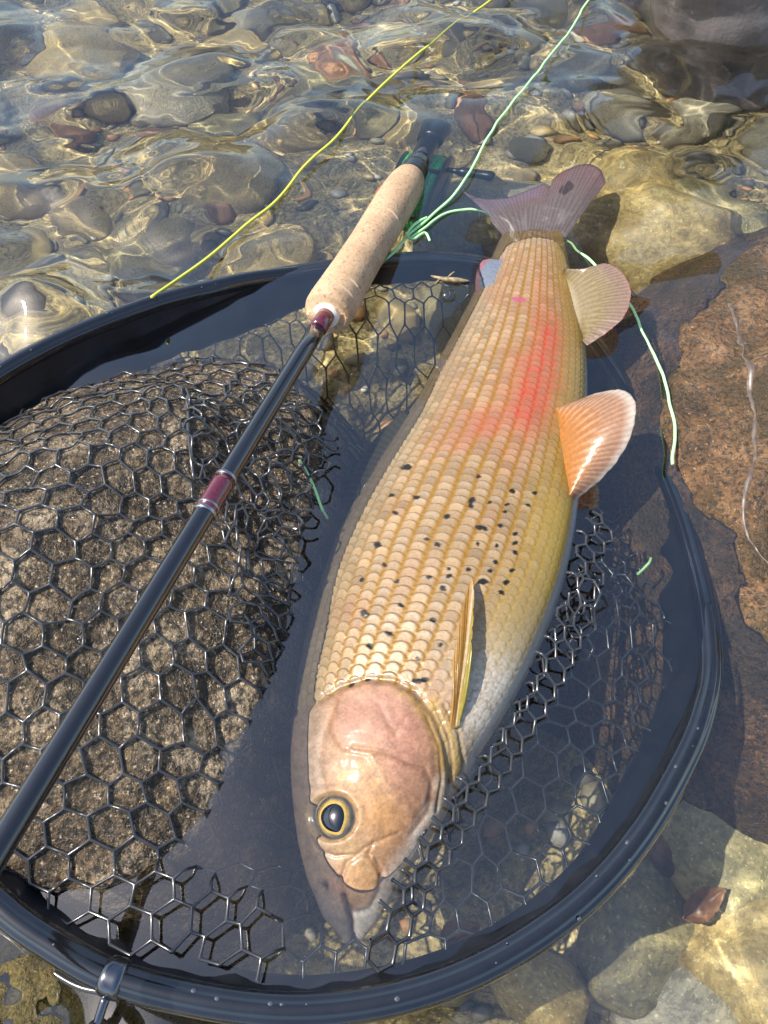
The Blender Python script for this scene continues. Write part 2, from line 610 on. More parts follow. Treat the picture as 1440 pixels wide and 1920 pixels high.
def wave_z(x, y):
    wx = x + 0.012 * vn(x * 14, y * 14, 0, 61)
    wy = y + 0.012 * vn(x * 14, y * 14, 5, 62)
    z = 0
    for kx, ky, ph, a in WAVES:
        z = z + a * np.sin(kx * wx + ky * wy + ph)
    far = 1.0 / (1.0 + np.maximum(np.hypot(x, y - 0.5) - 1.2, 0) * 2)
    return z * wave_mask(x, y) * far


gx, gy = stretched(-0.46, 0.46, 0.0025, 30, 60), stretched(-0.12, 0.98, 0.0025, 30, 60)
X, Y = np.meshgrid(gx, gy, indexing='ij')
water = mesh('water', np.stack([X, Y, wave_z(X, Y)], -1), gridq(len(gx), len(gy)), M['water'])
water.cycles.is_caustics_receiver = False
water.cycles.is_caustics_caster = True
tag(water, 'clear rippled stream water over the stones', kind='structure')

# ------------------------------------------------------------------ boulders
tag(rock_left.build('boulder', M['granite']), 'wet brown granite boulder under the black net mesh', 'rock')
rr_o = tag(rock_right.build('boulder', M['rust'], qmax=2.6), 'rusty brown boulder with a pale vein beside the submerged side of the hoop', 'rock')
tag(rock_moss.build('boulder', M['moss'], 70, 140), 'dark mossy boulder beside the steel clamp of the hoop', 'rock')


def stone_mesh(seed, flat=0.6, sub=4, amp=0.22, facet=0.0):
    bm = bmesh.new()
    bmesh.ops.create_icosphere(bm, subdivisions=sub, radius=1)
    V = np.array([v.co for v in bm.verts])
    r = 1 + amp * fbm(V[:, 0] * 1.3 + seed * 7, V[:, 1] * 1.3, V[:, 2] * 1.3, seed, 4) * 1.6
    V = V * r[:, None]
    if facet:
        for k in range(7):
            n = np.random.default_rng(seed * 31 + k).normal(size=3)
            n /= np.linalg.norm(n)
            d = V @ n
            V -= np.maximum(d - facet, 0)[:, None] * n * 0.85
    V[:, 2] *= flat
    Fc = np.array([[v.index for v in f.verts] for f in bm.faces])
    bm.free()
    return V, Fc


STONE = []
for k in range(9):
    V, Fc = stone_mesh(k + 2, 0.45 + 0.05 * (k % 5), 3, 0.2 + 0.03 * (k % 3), 0.75 if k % 2 else 0)
    o = mesh('stone_source', V, Fc)
    STONE.append(o.data)
    bpy.data.objects.remove(o)


def place_stone(px, py, z, sx, sy, sz, mk, label, group=None, var=0, rz=0.0, tilt=0.0, name='river_stone'):
    me = STONE[var % 9].copy()
    me.name = name
    me.materials.clear()
    me.materials.append(M[mk])
    co = np.empty(len(me.vertices) * 3, np.float32)
    me.vertices.foreach_get('co', co)
    co = co.reshape(-1, 3) * np.array([sx, sy, sz / 0.55], np.float32)
    me.vertices.foreach_set('co', co.ravel())
    me.update()
    o = bpy.data.objects.new(name, me)
    C.objects.link(o)
    o.cycles.is_caustics_receiver = True
    o.location = Vector(at(px, py, z)) * K
    o.rotation_euler = (tilt, tilt * 0.6, rz)
    tag(o, label, 'stone', group)
    return o


# singled-out stones
place_stone(1235, 445, -.075, .070, .056, .040, 'gold', 'large golden yellow stone under the water beside the anal fin', var=3, rz=.5)
place_stone(1190, 350, -.085, .040, .034, .030, 'gold', 'small golden stone behind the large golden yellow stone', var=4, rz=1.2)
place_stone(1350, 420, -.085, .060, .050, .035, 'olive', 'olive stone between the golden stone and the rusty boulder', var=1, rz=2.0)
place_stone(1120, 480, -.100, .045, .040, .030, 'grey', 'grey stone beneath the tail of the fish', var=2, rz=.2)
place_stone(880, 400, -.105, .055, .040, .026, 'olive', 'brownish flat stone in front of the sunken reel', var=5, rz=.9)
place_stone(1370, 1560, -.104, .045, .060, .020, 'olive', 'broad olive slab sunken beside the rusty boulder and the hoop', var=6, rz=.3)
place_stone(1200, 1760, -.108, .034, .028, .018, 'olive', 'small olive stone sunken below the broad olive slab', var=7, rz=1.1)
place_stone(1420, 1800, -.104, .034, .036, .022, 'gold', 'yellowish stone beside the broad olive sunken slab', var=8, rz=2.3)
place_stone(1010, 1850, -.108, .028, .026, .020, 'gold', 'small yellowish stone below the lower edge of the hoop', var=3, rz=2.9)
place_stone(1300, 1900, -.108, .030, .030, .020, 'grey', 'grey stone between the yellowish sunken stones', var=0, rz=.7)

GR = {'grey': 'rounded grey cobble', 'olive': 'olive brown cobble', 'gold': 'golden cobble', 'orange': 'orange cobble'}


def _pl(*q):
    return [tuple(at(u, v, 0)[:2]) for u, v in q]


LAND = [('beneath the yellow fly line', _pl((390, 480), (520, 375), (620, 265), (720, 155), (850, 50), (950, -30))),
        ('beneath the mint green fly line', _pl((1160, -70), (1058, 72), (958, 198), (890, 300))),
        ('beside the dry edge of the hoop', _pl((-110, 760), (0, 660), (140, 590), (290, 530))),
        ('around the sunken reel', _pl((790, 300), (800, 400), (740, 250))),
        ('beside the leg in waders', _pl((1200, 40), (1330, 120), (1450, 120), (1300, -60))),
        ('around the large golden stone', _pl((1240, 430), (1120, 420), (1350, 380))),
        ('in the open riffle above the dry hoop edge', _pl((60, 330), (220, 260), (360, 160), (100, 120), (420, 40), (-100, 350), (200, -60), (-200, 150), (550, -100)))]
pts = []
r2 = np.random.default_rng(21)
tries = 0
while len(pts) < 190 and tries < 9000:
    tries += 1
    x, y = r2.uniform(-0.62, 0.62), r2.uniform(0.28, 1.15)
    s = 0.016 + 0.045 * r2.random() ** 1.8
    if sdist(np.array([x]), np.array([y]), hoop_xy)[0] > 0.02:
        continue
    if rock_left.height(np.array([x]), np.array([y]))[0] > -0.1 or rock_right.height(np.array([x]), np.array([y]))[0] > -0.085:
        continue
    if any((x - a) ** 2 + (y - b) ** 2 < (0.78 * (s + t)) ** 2 for a, b, t in pts):
        continue
    pts.append((x, y, s))
for i, (x, y, s) in enumerate(pts):
    k = r2.random()
    mk = 'grey' if k < .34 else 'olive' if k < .52 else 'gold' if k < .9 else 'orange'
    if mk == 'orange':
        s = min(s, 0.022)
    o = bpy.data.objects.new('cobble', None)
    bpy.data.objects.remove(o)
    me_key = ('cob', i % 9, mk)
    if me_key not in M:
        me = STONE[i % 9].copy()
        me.name = 'cobble'
        me.materials.clear()
        me.materials.append(M[mk])
        M[me_key] = me
    o = bpy.data.objects.new('cobble', M[me_key])
    C.objects.link(o)
    o.cycles.is_caustics_receiver = True
    hz = s * (0.5 + 0.35 * r2.random())
    o.location = Vector((x, y, float(bed_z(np.array(x), np.array(y))) + hz * 0.35)) * K
    o.scale = (s, s * (0.7 + 0.35 * r2.random()), hz / 0.6)
    o.rotation_euler = (0.2 * r2.normal(), 0.2 * r2.normal(), r2.random() * 6.28)
    big = 'large' if s > .036 else 'small'
    near = min(LAND, key=lambda q: min(math.hypot(x - a, y - b) for a, b in q[1]))[0]
    tag(o, big + ' ' + GR[mk] + ' on the bed ' + near, 'stone', big + ' ' + GR[mk] + 's ' + near)

# fine gravel: uncountable
V0, F0 = stone_mesh(5, 0.6, 1, 0.25)
NG = 2600
gxp, gyp = r2.uniform(-0.65, 0.65, NG), r2.uniform(-0.15, 1.2, NG)
gs = 0.004 + 0.008 * r2.random(NG) ** 1.6
ga = r2.random(NG) * 6.28
gzp = bed_z(gxp, gyp) + gs * 0.3
sc_ = np.stack([gs, gs * r2.uniform(.6, 1, NG), gs * r2.uniform(.6, 1, NG)], 1)
Vg = V0[None] * sc_[:, None]
cx, sx = np.cos(ga)[:, None], np.sin(ga)[:, None]
Vg = np.stack([Vg[..., 0] * cx - Vg[..., 1] * sx, Vg[..., 0] * sx + Vg[..., 1] * cx, Vg[..., 2]], -1) + np.stack([gxp, gyp, gzp], 1)[:, None]
pal = np.array([(.40, .36, .26), (.30, .26, .16), (.55, .41, .18), (.48, .45, .38), (.50, .27, .11), (.18, .16, .11)])
gc = pal[r2.integers(0, 6, NG)] * r2.uniform(.6, 1.2, NG)[:, None]
M['gravel'] = vcol_mat('gravel_stones', 0.6, 0.0, nscale=400)
g = mesh('gravel', Vg.reshape(-1, 3), (F0[None] + np.arange(NG)[:, None, None] * len(V0)).reshape(-1, 3), M['gravel'], col=np.repeat(gc, len(V0), 0))
tag(g, 'fine mixed gravel between the stones of the stream bed', 'gravel', kind='stuff')

# ------------------------------------------------------------------ the fish
FL = [(646, 1778), (612, 1722), (585, 1655), (563, 1570), (552, 1470), (550, 1390), (554, 1300), (570, 1200), (598, 1090), (638, 985), (695, 885), (758, 790), (800, 715), (842, 640), (880, 570), (918, 495), (946, 432), (956, 410)]
FR = [(676, 1774), (722, 1700), (768, 1625), (818, 1550), (862, 1480), (905, 1410), (955, 1335), (1005, 1240), (1045, 1140), (1070, 1045), (1084, 950), (1094, 850), (1100, 750), (1097, 660), (1080, 580), (1066, 505), (1053, 440), (1046, 415)]
nst = len(FL)
zl = np.interp(np.arange(nst), [0, 4, 8, 13, 17], [-.022, -.024, -.020, -.014, -.012])
zr = np.interp(np.arange(nst), [0, 4, 8, 13, 17], [-.020, -.014, -.010, -.008, -.010])
Lw = spline([at(*p, z) for p, z in zip(FL, zl)], 400)
Rw = spline([at(*p, z) for p, z in zip(FR, zr)], 400)
mid = spline(((Lw + Rw) / 2)[::8], 200)
T = np.gradient(mid, axis=0)
T[:, 2] = 0
T /= np.linalg.norm(T, axis=1)[:, None]
for _ in range(20):
    T[1:-1] = (T[:-2] + T[1:-1] + T[2:]) / 3
T /= np.linalg.norm(T, axis=1)[:, None]
Pn = np.stack([T[:, 1], -T[:, 0], 0 * T[:, 0]], 1)      # points to the belly (right)


def ray_poly(c, n, poly):
    """Signed distance from c along n to where the line meets a polyline; nearest crossing."""
    a, b = poly[:-1, :2], poly[1:, :2]
    e = b - a
    den = n[0] * e[:, 1] - n[1] * e[:, 0]
    den = np.where(abs(den) < 1e-12, 1e-12, den)
    w = a - c
    t = (w[:, 0] * e[:, 1] - w[:, 1] * e[:, 0]) / den
    u = (w[:, 0] * n[1] - w[:, 1] * n[0]) / den
    ok = (u >= -1e-6) & (u <= 1 + 1e-6)
    return t[ok][np.argmin(abs(t[ok]))] if ok.any() else None


hl, hr = [], []
for i in range(200):
    a, b = ray_poly(mid[i, :2], Pn[i, :2], Lw), ray_poly(mid[i, :2], Pn[i, :2], Rw)
    hl.append(np.nan if a is None else a)
    hr.append(np.nan if b is None else b)
ii = np.arange(200)
hl, hr = np.array(hl), np.array(hr)
for h in (hl, hr):
    ok = ~np.isnan(h)
    h[~ok] = np.interp(ii[~ok], ii[ok], h[ok])
kern = np.ones(9) / 9
hl = np.convolve(np.pad(hl, 4, 'edge'), kern, 'valid')
hr = np.convolve(np.pad(hr, 4, 'edge'), kern, 'valid')
arc = np.concatenate([[0], np.cumsum(np.linalg.norm(np.diff(mid, axis=0), axis=1))])
FISH_LEN = arc[-1]
NU, NV = 1200, 440
# denser stations where the scales are
u_s = np.linspace(0, 1, NU)
su = u_s * FISH_LEN


def along(a):
    return np.interp(su, arc, a)


c0 = np.stack([along(mid[:, k]) for k in range(3)], 1)
T_ = np.stack([along(T[:, k]) for k in range(3)], 1)
N_ = np.stack([along(Pn[:, k]) for k in range(3)], 1)
hl_, hr_ = along(hl), along(hr)
ctr = c0 + N_ * ((hl_ + hr_) / 2)[:, None]
hw = (hr_ - hl_) / 2
# round the snout off
snout = np.sqrt(np.clip(u_s / 0.022, 0, 1))
hw = hw * (0.10 + 0.90 * snout)
thick = np.interp(u_s, [0, .03, .10, .18, .27, .42, .60, .75, .93, 1.0], [.72, .66, .62, .60, .56, .54, .54, .54, .50, .10])
ht = hw * thick
roll = np.radians(np.interp(u_s, [0, .25, .6, 1], [10, 14, 11, 5]))        # back dips under the water
Nr = N_ * np.cos(roll)[:, None] + np.array([0, 0, 1.0]) * np.sin(roll)[:, None]
Ur = np.cross(Nr, -T_)
Ur *= np.sign(Ur[:, 2])[:, None]
zc = np.interp(u_s, [0, .08, .2, .45, .7, .9, 1], [-.0150, -.0122, -.0136, -.0130, -.0105, -.0080, -.0085])
ctr[:, 2] = zc
phi = np.linspace(0, 2 * math.pi, NV, endpoint=False)
e = 2 / 2.15
cx_ = np.sign(np.cos(phi)) * np.abs(np.cos(phi)) ** e
cy_ = np.sign(np.sin(phi)) * np.abs(np.sin(phi)) ** e
body = ctr[:, None] + (hw[:, None] * cx_)[..., None] * Nr[:, None] + (ht[:, None] * cy_)[..., None] * Ur[:, None]
# outward normals of the smooth body
dU = np.gradient(body, axis=0)
dV = np.roll(body, -1, 1) - np.roll(body, 1, 1)
nrm = np.cross(dV, dU)
nrm /= np.linalg.norm(nrm, axis=2)[..., None] + 1e-12
flip = np.sign(np.sum((body - ctr[:, None]) * nrm, -1))
nrm *= flip[..., None]
# everything that marks the skin is worked out on the upper side and mirrored to the lower one
up = np.arange(NV // 2 + 1)
half = body[:, up]
PX, PY = project(half)
PX0, PY0 = PX.copy(), PY.copy()
PHI = np.broadcast_to(phi[up], PX.shape)
SU = np.broadcast_to(su[:, None], PX.shape)

HEAD = [(480, 1360), (560, 1345), (600, 1318), (640, 1292), (690, 1277), (735, 1280), (775, 1300), (808, 1340), (828, 1390), (838, 1440), (838, 1500), (850, 1560), (850, 1900), (400, 1900)]
OPERC = [(628, 1330), (640, 1294), (690, 1278), (735, 1281), (772, 1300), (797, 1340), (812, 1395), (812, 1450), (800, 1500), (770, 1540), (720, 1480), (690, 1420), (640, 1410), (618, 1370)]
PREOP = [(665, 1403), (700, 1408), (735, 1416), (765, 1432), (795, 1440), (808, 1475), (800, 1520), (770, 1560)]
MAXIL = [(648, 1692), (643, 1650), (655, 1618), (680, 1602), (700, 1606), (712, 1635), (706, 1668), (690, 1700), (668, 1706)]
dHead = sdist(PX, PY, HEAD)
headm = sstep(-4, 6, dHead)
dOp = sdist(PX, PY, OPERC)
dMax = sdist(PX, PY, MAXIL)
h = np.zeros_like(PX)
h += 0.0012 * sstep(-7, 8, dHead)                                   # the gill cover stands proud of the shoulder
h += 0.0006 * sstep(-3, 10, dOp)
h -= 0.0010 * np.exp(-((dHead + 5) / 6.0) ** 2)


def crease(pts, depth, w):
    global h
    d = seg_dist(PX, PY, pts)
    h -= depth * np.exp(-(d / w) ** 2)
    return d


d_pre = crease(PREOP, 0.0005, 6)
crease([(714, 1322), (726, 1350), (742, 1378)], 0.00022, 6)
crease([(742, 1378), (754, 1358), (770, 1336)], 0.00022, 6)
br1 = crease([(818, 1330), (842, 1385), (850, 1440), (842, 1500), (820, 1545)], 0.0008, 3.5)
br2 = crease([(832, 1322), (860, 1375), (870, 1430), (862, 1490)], 0.0007, 3.5)
br3 = crease([(800, 1345), (822, 1400), (826, 1460), (815, 1520)], 0.0005, 3)
slit = crease([(655, 1792), (661, 1755), (660, 1728), (652, 1700), (646, 1680)], 0.0022, 5)
d_mx = np.abs(dMax)
h += 0.0005 * sstep(-5, 9, dMax) - 0.0004 * np.exp(-((dMax + 3) / 5) ** 2)
d_jaw = crease([(740, 1660), (712, 1640), (690, 1600), (700, 1580), (745, 1560)], 0.0004, 4)
d_sub = crease([(588, 1570), (600, 1592), (630, 1604), (668, 1600), (700, 1578)], 0.0004, 4)
d_top = crease([(612, 1480), (600, 1430), (608, 1380), (628, 1335)], 0.0004, 7)
nostril = np.hypot((PX - 612) / 6, (PY - 1662) / 9)
h -= 0.0012 * np.exp(-nostril ** 2)
eyed = np.hypot(PX - 626, PY - 1532)
h -= 0.0016 * sstep(50, 36, eyed)
h += 0.0003 * np.exp(-((eyed - 52) / 9) ** 2)
h += headm * (0.00042 * fbm(PX / 40, PY / 40, 0, 90, 2) + 0.00002 * vn(PX / 5, PY / 5, 0, 93))

# scales in rows along the flank
NROW = 22.0
ROWS = PHI / math.pi * NROW
b = ROWS + 0.10 * vn(SU * 40, ROWS * .5, 0, 70)
j = np.floor(b)
fb = b - j
s0 = 0.19 * FISH_LEN
pitch = np.interp(u_s, [0, .25, .6, .85, 1], [.0051, .0050, .0046, .0042, .0038])
acum = np.cumsum(np.full(NU, FISH_LEN / NU) / pitch)
a = acum[:, None] + 0.5 * (j % 2) + 0.06 * vn(SU * 120, j, 0, 71)
cc = 2 * fb - 1
a2 = a + 0.42 * cc ** 2                     # trailing edges bow towards the tail
ja = np.floor(a2)
fa = a2 - ja
rnd = vn(ja * 1.37 + 0.5, j * 2.11 + 0.5, 0, 72)
scm = (1 - headm) * sstep(0.995, 0.97, u_s)[:, None]
bellyw = sstep(0.30, 0.10, PHI / math.pi) * sstep(.75, .45, u_s)[:, None]      # scales fade on the white belly
scm = scm * (1 - 0.75 * bellyw)
edge = sstep(0.86, 0.97, fa)
rise = fa * (1 - sstep(0.90, 0.995, fa))
rowg = np.exp(-((1 - np.abs(cc)) / 0.25) ** 2)
amp = np.interp(u_s, [0, .3, .8, 1], [.00036, .00036, .00030, .00025])[:, None]
h += scm * amp * (1.15 * rise + 0.45 * np.sqrt(np.clip(1 - cc ** 4 * .9, 0, 1)) - 0.35 * rowg) * (1 + .25 * rnd)

# colours (linear albedo)


def lerp(c, col, m):
    return c + (np.array(col) - c) * m[..., None]


w = np.cos(PHI)                              # +1 belly, -1 back
c = np.empty(PX.shape + (3,))
c[:] = (0.47, 0.37, 0.245)
c = lerp(c, (0.50, 0.43, 0.33), sstep(.1, .8, fa))
c *= (1 + 0.30 * rnd)[..., None]
c = lerp(c, (0.58, 0.56, 0.52), np.clip(0.9 * vn(ja * 2.3 + .5, j * 1.7 + .5, 0, 75), 0, .55) * sstep(.15, .6, fa))
c = lerp(c, (0.42, 0.27, 0.20), np.clip(0.8 * vn(ja * .31, j * .37, 0, 74), 0, .5))
c = lerp(c, (0.17, 0.09, 0.03), 0.82 * edge)
c = lerp(c, (0.40, 0.235, 0.030), 0.95 * rowg * sstep(-0.75, -0.2, w))
c = lerp(c, (0.12, 0.12, 0.09), 0.7 * rowg * sstep(-0.35, -0.8, w))
c = lerp(c, (0.36, 0.35, 0.30), 0.6 * sstep(-0.35, -0.8, w))                    # grey-olive back
c = lerp(c, (0.20, 0.19, 0.15), 0.5 * sstep(-0.93, -1.0, w))
# warm patches
pn = fbm(PX / 60, PY / 60, 0, 31)
c = lerp(c, (0.52, 0.24, 0.10), np.clip(0.28 + 0.5 * pn, 0, 1) * np.exp(-(((PX - 960) / 120) ** 2 + ((PY - 640) / 230) ** 2)) * (0.5 + 0.5 * rowg))


def red(x, y, rx, ry, ang, k):
    ca, sa = math.cos(ang), math.sin(ang)
    dx, dy = PX - x, PY - y
    q = ((dx * ca + dy * sa) / rx) ** 2 + ((-dx * sa + dy * ca) / ry) ** 2
    return k * np.exp(-q * (1 + 0.5 * fbm(PX / 25, PY / 25, 0, 33)))


rd = np.clip(red(1000, 745, 50, 95, .25, 1.1) + red(1030, 650, 30, 75, .2, .8) + red(905, 790, 50, 34, -.4, .55) + red(1010, 560, 18, 90, .1, .35) + red(860, 830, 60, 22, -.4, .25), 0, 1)
c = lerp(c, (0.66, 0.10, 0.07), rd * np.clip(0.68 + 0.4 * rowg + .35 * edge, 0, 1) * (0.85 + 0.3 * rnd))
c *= np.array([.55, .455, .34])
c = lerp(c, (0.21, 0.105, 0.007), 0.88 * rowg * (1 - rd) * sstep(-0.75, -0.2, w))
# yellow lower flank and white belly
yb = np.exp(-(((PX - 1052 + (PY - 1000) * .10) / 34) ** 2)) * sstep(900, 960, PY) * sstep(1200, 1090, PY)
c = lerp(c, (0.40, 0.25, 0.008), 0.85 * yb)
gb = sstep(.55, .85, w) * sstep(650, 500, PY)
c = lerp(c, (0.27, 0.17, 0.025), 0.7 * sstep(.45, .85, w) * sstep(1000, 880, PY))
mot = 0.75 + 0.5 * fbm(PX / 7, PY / 7, 0, 36)
c = lerp(c, (0.33, 0.215, 0.045), 0.75 * sstep(.45, .80, w) * sstep(1330, 1180, PY) * sstep(850, 980, PY) * mot)
c = lerp(c, (0.50, 0.49, 0.47), sstep(.955, .995, w) * sstep(400, 900, PY))
ch = np.exp(-(((PX - 930) / 85) ** 2 + ((PY - 1320) / 120) ** 2)) * sstep(.05, .5, w)
c = lerp(c, (0.52, 0.47, 0.39), np.clip(1.2 * ch, 0, 1) * np.clip(0.75 + 0.7 * fbm(PX / 5, PY / 5, 0, 35), 0, 1))
c = lerp(c, (0.28, 0.20, 0.07), 0.5 * np.exp(-(((PX - 955) / 60) ** 2 + ((PY - 1170) / 80) ** 2)))
# shoulder just behind the gill cover
c = lerp(c, (0.36, 0.22, 0.13), 0.8 * np.exp(-(((PX - 815) / 26) ** 2 + ((PY - 1310) / 40) ** 2)))
# head
hc = np.empty_like(c)
hc[:] = (0.47, 0.29, 0.18)
f1 = fbm(PX / 34, PY / 34, 0, 51)
f2 = fbm(PX / 11, PY / 11, 0, 52)
hc = lerp(hc, (0.50, 0.25, 0.20), sstep(-10, 40, dOp) * (0.75 + .4 * f1))
hc = lerp(hc, (0.60, 0.40, 0.20), 0.9 * np.exp(-(((PX - 675) / 50) ** 2 + ((PY - 1480) / 75) ** 2)) * (0.8 + f2))
hc = lerp(hc, (0.58, 0.33, 0.11), 0.7 * np.exp(-(((PX - 715) / 40) ** 2 + ((PY - 1530) / 50) ** 2)))
hc = lerp(hc, (0.36, 0.25, 0.15), 0.5 * np.exp(-(((PX - 775) / 30) ** 2 + ((PY - 1470) / 50) ** 2)))
hc = lerp(hc, (0.50, 0.34, 0.10), 0.8 * np.exp(-((dHead - 9) / 10) ** 2) * sstep(720, 780, PX))
hc = lerp(hc, (0.92, 0.92, 0.92), sstep(0, 42, (PX - 728) * .80 + (PY - 1590) * .50 + 14 * f1))
hc = lerp(hc, (0.50, 0.40, 0.20), 0.6 * np.exp(-(((PX - 655) / 45) ** 2 + ((PY - 1600) / 32) ** 2)))
hc = lerp(hc, (0.34, 0.30, 0.26), 0.8 * sstep(640, 590, PX + (1500 - PY) * .03))
hc = lerp(hc, (0.22, 0.24, 0.28), 0.9 * sstep(1640, 1740, PY + (640 - PX) * .55) * sstep(668, 652, PX))
hc = lerp(hc, (0.58, 0.38, 0.18), 0.7 * sstep(-6, 10, dMax))
hc = lerp(hc, (1.05, 1.08, 1.12), sstep(1690, 1722, PY) * sstep(655, 668, PX))
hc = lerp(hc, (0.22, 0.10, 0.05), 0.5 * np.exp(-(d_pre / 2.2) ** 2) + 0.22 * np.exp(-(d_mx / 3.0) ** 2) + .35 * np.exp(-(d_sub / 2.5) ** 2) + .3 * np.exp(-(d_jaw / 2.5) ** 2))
hc = lerp(hc, (0.05, 0.02, 0.015), np.clip(np.exp(-(slit / 3.5) ** 2) + np.exp(-nostril ** 2), 0, 1))
hc = lerp(hc, (0.45, 0.32, 0.14), 0.5 * np.exp(-((eyed - 44) / 9) ** 2))
hc = lerp(hc, (0.10, 0.09, 0.07), sstep(44, 38, eyed))
f3 = vn(PX / 3.2, PY / 3.2, 0, 57)
hc *= (1 + 0.34 * f2 + 0.16 * f3)[..., None] * np.array([.50, .43, .36])
c = c * (1 - headm)[..., None] + hc * headm[..., None]
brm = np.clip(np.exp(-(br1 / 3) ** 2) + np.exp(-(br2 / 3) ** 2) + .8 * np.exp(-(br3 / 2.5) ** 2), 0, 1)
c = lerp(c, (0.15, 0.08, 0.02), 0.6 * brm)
c = lerp(c, (0.34, 0.22, 0.05), 0.75 * np.exp(-((seg_dist(PX, PY, [(812, 1320), (848, 1390), (858, 1445), (848, 1510), (815, 1560)])) / 14) ** 2) * (1 - brm))
# black spots, the pink graze
SP = [(505, 340), (450, 440), (540, 447), (463, 503), (400, 618), (425, 690), (343, 745), (470, 750), (353, 868), (440, 938), (373, 985), (305, 1125), (362, 1105), (543, 1108), (568, 1105),
      (543, 1028), (600, 890), (483, 835), (625, 978), (635, 775), (615, 617), (575, 598), (650, 517), (740, 457), (762, 372), (802, 467), (735, 478), (865, 473), (885, 425), (858, 500), (765, 555),
      (840, 550), (895, 580), (893, 612), (828, 622), (760, 615), (893, 645), (823, 682), (882, 710), (805, 712), (780, 752), (863, 752), (845, 790), (725, 708), (655, 705), (655, 732), (585, 735),
      (940, 475), (965, 432), (785, 560)]
r3 = np.random.default_rng(4)
for k, (x, y) in enumerate(SP):
    x, y = 500 + .5208 * x, 700 + .5208 * y
    big = k in (0, 4, 8, 9, 10, 11, 13, 14, 16, 19, 20, 22, 23, 30, 40, 41)
    r = (7.2 if big else 4.8) * r3.uniform(.85, 1.15)
    th = r3.uniform(-.6, .6)
    dx, dy = (PX - x) * math.cos(th) + (PY - y) * math.sin(th), -(PX - x) * math.sin(th) + (PY - y) * math.cos(th)
    q = np.hypot(dx / (r * r3.uniform(1.0, 1.3)), dy / (r * r3.uniform(.7, .9)))
    c = lerp(c, (0.010, 0.009, 0.008), sstep(1.1, .75, q + .25 * vn(PX / 4, PY / 4, k, 8)))
for x, y in ((660, 1285), (790, 1276)):
    pass
c = lerp(c, (0.33, 0.055, 0.11), 0.8 * sstep(1, .6, np.hypot((PX - 973) / 17, (PY - 562 - 0.1 * (PX - 973)) / 6.5)))
c = np.clip(c, 0.004, 0.85)
full = np.zeros((NU, NV))
colf = np.zeros((NU, NV, 4))
c = np.concatenate([c, (0.34 + 0.22 * headm)[..., None]], -1)
full[:, up] = h
colf[:, up] = c
low = np.arange(NV // 2 + 1, NV)
full[:, low] = h[:, NV - low]
colf[:, low] = c[:, NV - low]
full *= np.clip(snout, 0.15, 1)[:, None]
body = body + nrm * full[..., None]
fish = empty('fish', (float(ctr[500, 0]), float(ctr[500, 1]), -0.04))
tag(fish, 'large grayling with golden scales and a red blotched flank lying in the net', 'fish')
Vb = np.concatenate([body.reshape(-1, 3), ctr[:1], ctr[-1:]])
k0 = NU * NV
jj = np.arange(NV)
caps = [np.stack([np.full(NV, k0), (jj + 1) % NV, jj], 1), np.stack([np.full(NV, k0 + 1), (NU - 1) * NV + jj, (NU - 1) * NV + (jj + 1) % NV], 1)]
colb = np.concatenate([colf.reshape(-1, 4), colf[0, :1], colf[-1, :1]])
rel(mesh('body', Vb, [gridq(NU, NV, False, True)[:, ::-1]] + caps, M['skin'], col=colb), fish)


def surf(px, py):
    """Nearest place on the fish's upper side to a pixel, with its normal."""
    k = np.argmin((PX0 - px) ** 2 + (PY0 - py) ** 2)
    i, jv = np.unravel_index(k, PX0.shape)
    return body[i, jv].copy(), nrm[i, jv].copy(), i, jv


# the eye: ball, golden iris ring, drop-shaped pupil
pe, ne, ie, je = surf(628, 1532)
te = T_[ie] - ne * (T_[ie] @ ne)
te /= np.linalg.norm(te)
se = np.cross(ne, te)


def dome(R, hgt, n=20, m=48, shape=None, lift=0.0, colf=None, off=(0, 0)):
    q = np.linspace(0, 1, n)[:, None]
    a = np.linspace(0, 2 * math.pi, m, endpoint=False)[None]
    sh = np.ones_like(a) if shape is None else shape(a)
    x, y = R * q * np.cos(a) * sh + off[0], R * q * np.sin(a) * sh + off[1]
    z = lift + hgt * np.sqrt(np.clip(1 - (q * 0.98) ** 2, 0, 1)) + 0 * a
    V = pe + x[..., None] * se + y[..., None] * te + z[..., None] * ne
    col = None if colf is None else colf(np.broadcast_to(q, x.shape), np.broadcast_to(a, x.shape))
    return V.reshape(-1, 3), gridq(n, m, False, True)[:, ::-1], col


def eyecol(q, a):
    c = np.empty(q.shape + (3,))
    c[:] = (0.11, 0.085, 0.035)
    c = lerp(c, (0.045, 0.04, 0.035), sstep(.70, .82, q))
    c = lerp(c, (0.22, 0.17, 0.11), sstep(.88, .97, q))
    c = lerp(c, (0.36, 0.23, 0.05), 0.8 * np.exp(-((q - .62) / .10) ** 2) * (0.5 + 0.5 * np.sin(a + .6)))
    return c * (1 + .3 * vn(q * 9, a * 5, 0, 3))[..., None]


V, Q, cc_ = dome(0.0096, 0.0036, 28, 72, None, -0.0012, eyecol)
eye = rel(mesh('eye', V, Q, M['eye'], col=cc_), fish)
drop = lambda a: 1 + 0.13 * np.exp(-((np.angle(np.exp(1j * (a + 2.2)))) / .35) ** 2) + 0.03 * np.cos(3 * a)
V, Q, cc_ = dome(0.0063, 0.0022, 16, 64, drop, 0.0012, lambda q, a: np.broadcast_to(np.array([.44, .29, .06]), q.shape + (3,)))
iris = mesh('iris', V, Q, M['eye'], col=np.array(cc_))
iris.parent = eye
V, Q, cc_ = dome(0.0056, 0.0024, 16, 64, drop, 0.0016, lambda q, a: np.broadcast_to(np.array([.004, .006, .012]), q.shape + (3,)))
pupil = mesh('pupil', V, Q, M['eye'], col=np.array(cc_))
pupil.parent = eye


